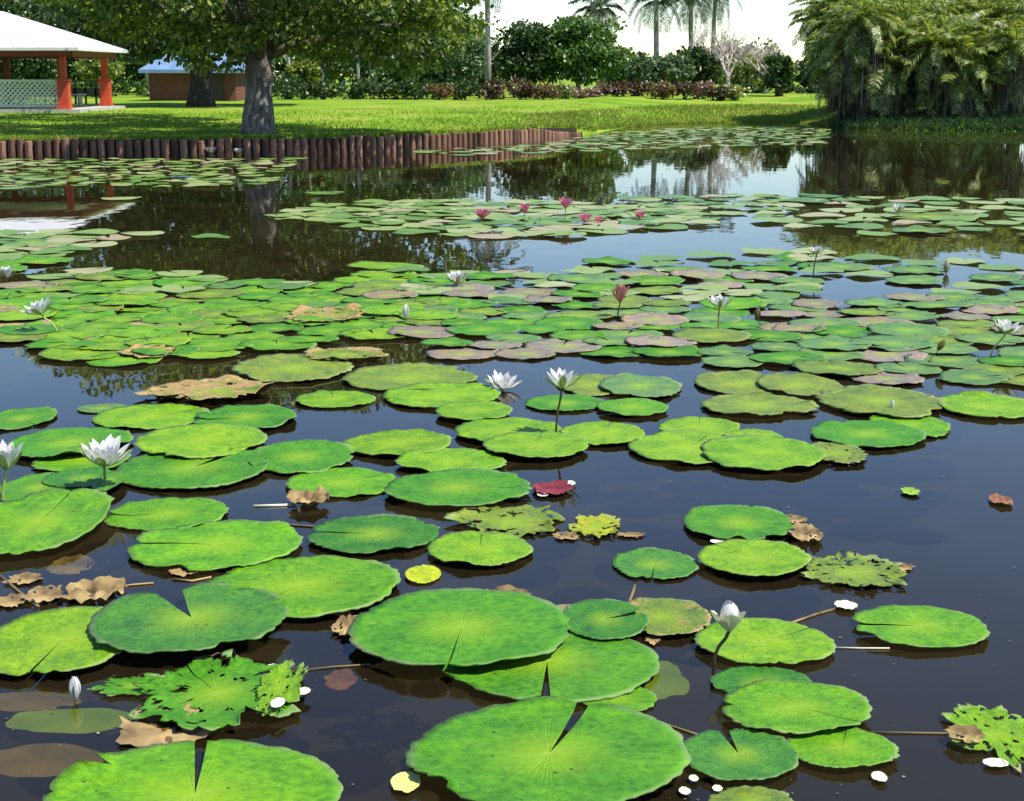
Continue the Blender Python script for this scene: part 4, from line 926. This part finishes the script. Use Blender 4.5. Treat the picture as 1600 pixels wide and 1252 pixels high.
for i, (px, yt, yb, w, lm, lab) in enumerate(HEDGE): shrub(lab, px, yt, yb, w, 77.5 + (i % 3) * .6, lm, 60 + i)
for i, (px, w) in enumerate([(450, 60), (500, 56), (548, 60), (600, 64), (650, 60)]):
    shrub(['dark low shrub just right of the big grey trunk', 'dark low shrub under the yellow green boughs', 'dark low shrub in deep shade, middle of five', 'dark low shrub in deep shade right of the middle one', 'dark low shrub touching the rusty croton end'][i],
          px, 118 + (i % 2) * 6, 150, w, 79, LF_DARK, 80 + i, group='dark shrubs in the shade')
for i, px in enumerate((20, 90, 160, 235, 300, 365, 425)):
    shrub(['low green shrub at far left behind the lattice', 'low green shrub behind the right part of the lattice', 'low green shrub behind the open pavilion bay', 'low green shrub left of the shed wall', 'low green shrub left behind the dark trunk', 'low green shrub right of the dark trunk', 'low green shrub beside the big grey trunk'][i], px, 118 + 6 * (i % 2), 150, 84, 88 + (i % 2), LF_MID if i % 2 else LF_DARK, 300 + i, group='low shrubs behind the pavilion and shed', leaf=.2, per=90)
for i, (px, w, yt) in enumerate([(1180, 56, 136), (1232, 60, 134), (1282, 60, 132)]):
    shrub(['dark hedge shrub right of the cream shrub', 'dark hedge shrub behind the lone narrow tree', 'dark hedge shrub against the palm clump'][i], px, yt, 150, w, 90, LF_DARK, 90 + i, group='dark hedge at the far grass')
# pale slim trunks under the canopy
for i, (px, Y, wpx) in enumerate([(447, 84, 7), (478, 90, 5), (556, 86, 6), (575, 92, 5), (612, 88, 5)]):
    x = at(px, 0, Y).x; z = ground(x, Y)
    root = thing('slim_tree', ['pale slim tree hugging the right of the big grey trunk', 'pale slim tree behind the yellow green bush', 'pale slim tree, left of a close pair in shade', 'pale slim tree, right of a close pair in shade', 'pale slim tree rightmost in the shade'][i], 'tree', (x, Y, z), 0, 'pale slim trees under the canopy')
    mb = MB(); r = wpx / 2 / FPX * Y; mb.tube([(0, 0, -.1), (.05, 0, 1.5), (-.04, 0, 3), (.02, 0, 4.6)], [r, r * .9, r * .8, r * .5], 8); mb.build('trunk', BARKP, root, True)
    P, O, cw, rng = crown_points((0, 0, 4.7), (1.5, 1.3, 1.0), 16, 60, .5, 140 + i); V, F = leaf_cloud(P, O, .3, rng); link('crown', mesh_np('crown', V, F, LF_MID), root)

# ---------------------------------------------------------------- palms
def frond(Vs, Fs, base, az, elev, L, droop, nl, leaf_l, leaf_w, rnd, off, hang=None):
    hang = rnd.uniform(.25, .75) if hang is None else hang
    """feather frond: rachis plus drooping leaflets"""
    h = Vector((math.cos(az), math.sin(az), 0)); side = Vector((-math.sin(az), math.cos(az), 0)); pts = []; n = 8; p = Vector(base); e = elev
    for i in range(n + 1):
        pts.append(p.copy()); p = p + (h * math.cos(e) + Vector((0, 0, math.sin(e)))) * (L / n); e -= droop / n
    for i in range(n):
        w = .022 * (1 - i / n) + .006; a, b = pts[i], pts[i + 1]; k = off + len(Vs)
        Vs += [a - side * w, a + side * w, b + side * w, b - side * w]; Fs.append((k, k + 1, k + 2, k + 3))
    for i in range(nl):
        t = .12 + .86 * i / nl; f = t * n; j = min(int(f), n - 1); q = pts[j].lerp(pts[j + 1], f - j); dr = (pts[j + 1] - pts[j]).normalized()
        ll = leaf_l * math.sin(math.pi * (.15 + .8 * t)) ** .6 * rnd.uniform(.8, 1.1)
        for s in (-1, 1):
            d = (side * s * .8 + dr * .55 + Vector((0, 0, rnd.uniform(-.1, .25)))).normalized(); m = q + d * ll * .5; tip = m + (d * (1 - hang) + Vector((0, 0, -hang))).normalized() * ll * .55
            wv = dr * leaf_w; k = off + len(Vs)
            Vs += [q - wv * .4, q + wv * .4, m + wv, tip, m - wv]; Fs.append((k, k + 1, k + 2, k + 3, k + 4))
def palm(name, label, x, y, trunk_h, trunk_r, nfr, L, lm, seed, group, stems=1, spread=0.0, nl=22, leaf_l=.55, leaf_w=.03, skirt=0, elev=(-.3, 1.2), bm=None, lean=0.0):
    rnd = random.Random(seed); z = ground(x, y) - .05; root = thing(name, label, 'palm', (x, y, z), 0, group)
    Vs = []; Fs = []; mb = MB(); sk = MB()
    for s in range(stems):
        a = rnd.uniform(0, 6.28); b0 = Vector((math.cos(a), math.sin(a), 0)) * spread * rnd.uniform(.1, .5); h = trunk_h * (rnd.uniform(.6, 1.1) if stems > 1 else 1)
        tp = b0 + Vector((math.cos(a) * spread * rnd.uniform(.1, .5) + lean, math.sin(a) * spread * .4, h))
        mb.tube([b0, b0.lerp(tp, .35) + Vector((.04, 0, 0)), b0.lerp(tp, .7), tp], [trunk_r * 1.25, trunk_r, trunk_r * .9, trunk_r * .8], 8)
        for i in range(nfr):
            f = i / nfr; el = elev[0] + (elev[1] - elev[0]) * f; az = i * 2.399 + rnd.uniform(-.3, .3)
            frond(Vs, Fs, tp, az, el + rnd.uniform(-.12, .12), L * rnd.uniform(.8, 1.1), 1.2 + .6 * rnd.random(), nl, leaf_l, leaf_w, rnd, 0)
        for i in range(skirt):
            az = rnd.uniform(0, 6.28); d = Vector((math.cos(az), math.sin(az), 0)); a0 = tp + Vector((0, 0, -rnd.uniform(0, .5))); r1 = rnd.uniform(.3, 1.1)
            end = a0 + d * r1 + Vector((0, 0, -rnd.uniform(.8, max(.9, h * .85)))); md = a0 + d * r1 * .8 + Vector((0, 0, -.15))
            if end.z < .06: end.z = .06
            w = rnd.uniform(.012, .03); sd_ = Vector((-d.y, d.x, 0)) * w
            sk.add([a0 - sd_, a0 + sd_, md + sd_, end + sd_ * .5, end - sd_ * .5, md - sd_], [(0, 1, 2, 5), (5, 2, 3, 4)])
    mb.build('trunk', bm or BARK, root, True)
    link('crown', mesh_np('crown', Vs, Fs, lm), root)
    if skirt: sk.build('dead_skirt', DEADF, root)
    return root
DEADF = rough_mat('dead_frond', (.04, .033, .03), (.14, .115, .10), 6, .9, 0); LF_PALM = leaf_mat('palm_leaflet', [(0, (.06, .12, .02)), (.4, (.17, .25, .045)), (.75, (.38, .45, .12)), (1, (.60, .58, .24))], rough=.42, transl=.45)
LF_PALMB = leaf_mat('far_palm_leaflet', [(0, (.03, .055, .022)), (.5, (.06, .10, .04)), (1, (.12, .15, .06))], transl=.25)
CL = 'clumping palms on the right bank'
for i, (px, Y, h, lab) in enumerate([(1302, 61.2, 2.7, 'low palm clump at the left end of the palm bank'), (1345, 59.0, 2.8, 'palm clump overhanging the water, second from left'), (1400, 62.0, 2.9, 'tall palm clump, third from left on the bank'),
      (1455, 59.0, 2.5, 'palm clump with dark hanging skirt at the bank middle'), (1500, 63.5, 3.4, 'tallest palm clump behind the bank middle'), (1535, 58.8, 1.9, 'palm clump with a bright hanging frond head near the right edge'),
      (1590, 59.6, 2.7, 'palm clump cut by the right edge'), (1660, 61.5, 2.9, 'palm clump mostly outside the right edge'), (1350, 66, 3.0, 'rear palm clump behind the left end of the palm bank'), (1730, 63, 3.0, 'palm clump beyond the right edge'), (1420, 66, 3.2, 'rear palm clump at the bank middle'), (1560, 66, 3.4, 'rear palm clump near the right edge'), (1312, 65, 3.5, 'rear palm clump at the far left of the bank'), (1375, 59.6, 1.3, 'low palm clump at the water, left of the bank middle'), (1490, 59.2, 1.2, 'low palm clump at the water, right of the bank middle')]):
    palm('clumping_palm', lab, (px - 800) / FPX * Y, Y, h + .7, .09, 30, 1.95, LF_PALM, 200 + i, CL, stems=5, spread=1.3, nl=30, leaf_l=.46, leaf_w=.026, skirt=90, elev=(-.8, 1.3))
TP = 'tall palms against the sky'
for i, (px, Y, yc, wpx, L, lab) in enumerate([(1027, 96, -2, 8.5, 2.7, 'tall palm with grey trunk, left of three against the white sky'), (1082, 98, -4, 7.5, 2.7, 'tall palm, middle of three against the white sky'), (1114, 102, -14, 7, 2.6, 'tall thin palm, right of three against the white sky'),
      (762, 80, -62, 8.5, 2.9, 'tall palm showing only its thin grey pole trunk'), (942, 92, 12, 8, 1.9, 'small drooping palm above the round dense tree')]):
    x = at(px, 0, Y).x; h = at(px, yc, Y).z - ground(x, Y)
    palm('tall_palm', lab, x, Y, h, wpx / 2 / FPX * Y, 22, L, LF_PALMB, 240 + i, TP, nl=24, leaf_l=.55, leaf_w=.03, elev=(-.7, 1.2), lean=rnd.uniform(-.15, .15), bm=BARKP)
# bare pale tree
def bare_tree(label, px, Y, ytop, seed, mat, group):
    x = at(px, 0, Y).x; z = ground(x, Y); H = at(px, ytop, Y).z - z; rnd = random.Random(seed); root = thing('bare_tree', label, 'tree', (x, Y, z), 0, group); mb = MB(); tw = MB()
    def grow(p, d, L, r, lv):
        q = p + d * L; m = p.lerp(q, .5) + Vector((rnd.uniform(-1, 1), rnd.uniform(-1, 1), rnd.uniform(-1, 1))) * L * .08
        mb.tube([p, m, q], [r, r * .85, r * .7], 5 if lv > 1 else 8, lv == 0)
        if lv >= 5: return
        for k in range(3):
            e = (d + Vector((rnd.uniform(-1, 1), rnd.uniform(-1, 1), rnd.uniform(-.35, .7))) * .85).normalized()
            grow(q, e, L * rnd.uniform(.66, .9), max(.010, r * .6), lv + 1)
    grow(Vector((0, 0, -.1)), Vector((.05, 0, 1)), H * .26, .13, 0)
    mb.build('trunk', mat, root, True)
PINKB = rough_mat('pinkish_bark', (.34, .27, .25), (.56, .47, .44), 6, .9)
bare_tree('pale leafless tree right of the tall palms', 1140, 86, 34, 5, PINKB, 'bare pale trees')
bare_tree('pale leafless tree behind the dark bush below the palms', 1104, 90, 34, 8, PINKB, 'bare pale trees')
bare_tree('short pale leafless tree near the palm clump', 1200, 88, 48, 15, PINKB, 'bare pale trees')

# ---------------------------------------------------------------- grass blades
def grass(n, pxr, tr, hgt, mat, seed, name, label, wall=None):
    rng = np.random.default_rng(seed); V = []; F = []
    for i in range(n):
        px = rng.uniform(*pxr) if seed != 3 else min(rng.uniform(*pxr), 1330) - abs(rng.normal(0, 60)) ; ys, w = shore(px); t = tr[0] + (tr[1] - tr[0]) * rng.random() ** 1.5; y = ys + t; x = (px - 800) / FPX * y
        z = ground_profile(px, t) - .02; h = hgt * rng.uniform(.4, 1.2); a = rng.uniform(0, 6.28); wd = .02 + .012 * rng.random(); dx, dy = math.cos(a) * wd, math.sin(a) * wd; lx, ly = rng.normal(0, .4, 2) * h
        if z < -.05: continue
        b = len(V); V += [(x - dx, y - dy, z), (x + dx, y + dy, z), (x + lx * .4, y + ly * .4, z + h * .7), (x + lx, y + ly, z + h)]; F += [(b, b + 1, b + 2), (b, b + 2, b + 3)]
    o = link(name, mesh_np(name, V, F, mat)); tag(o, label, 'grass', kind='stuff')
LF_GRASS = leaf_mat('grass_blade', [(0, (.13, .24, .015)), (.5, (.22, .34, .028)), (1, (.38, .42, .08))], rough=.6, transl=.3, spec=.2)
LF_SEDGE = leaf_mat('sedge_blade', [(0, (.12, .21, .02)), (.55, (.22, .30, .035)), (1, (.36, .26, .11))], rough=.6, transl=.3, spec=.2)
grass(16000, (-80, 930), (.12, 16), .09, LF_GRASS, 1, 'grass', 'short bright grass blades on the lawn above the log wall')
grass(9000, (-80, 930), (.04, .35), .13, LF_GRASS, 2, 'grass_fringe', 'longer grass fringe hanging over the top of the log wall')
grass(16000, (880, 1330), (.5, 9), .13, LF_SEDGE, 3, 'marsh_grass', 'tall yellowish marsh grass on the far shore')
grass(9000, (1290, 1750), (.15, 3), .22, LF_DARK, 4, 'bank_grass', 'bank grass coloured dark for the shade below the palm clumps')  # dark leaf material paints in the shade beneath the palms
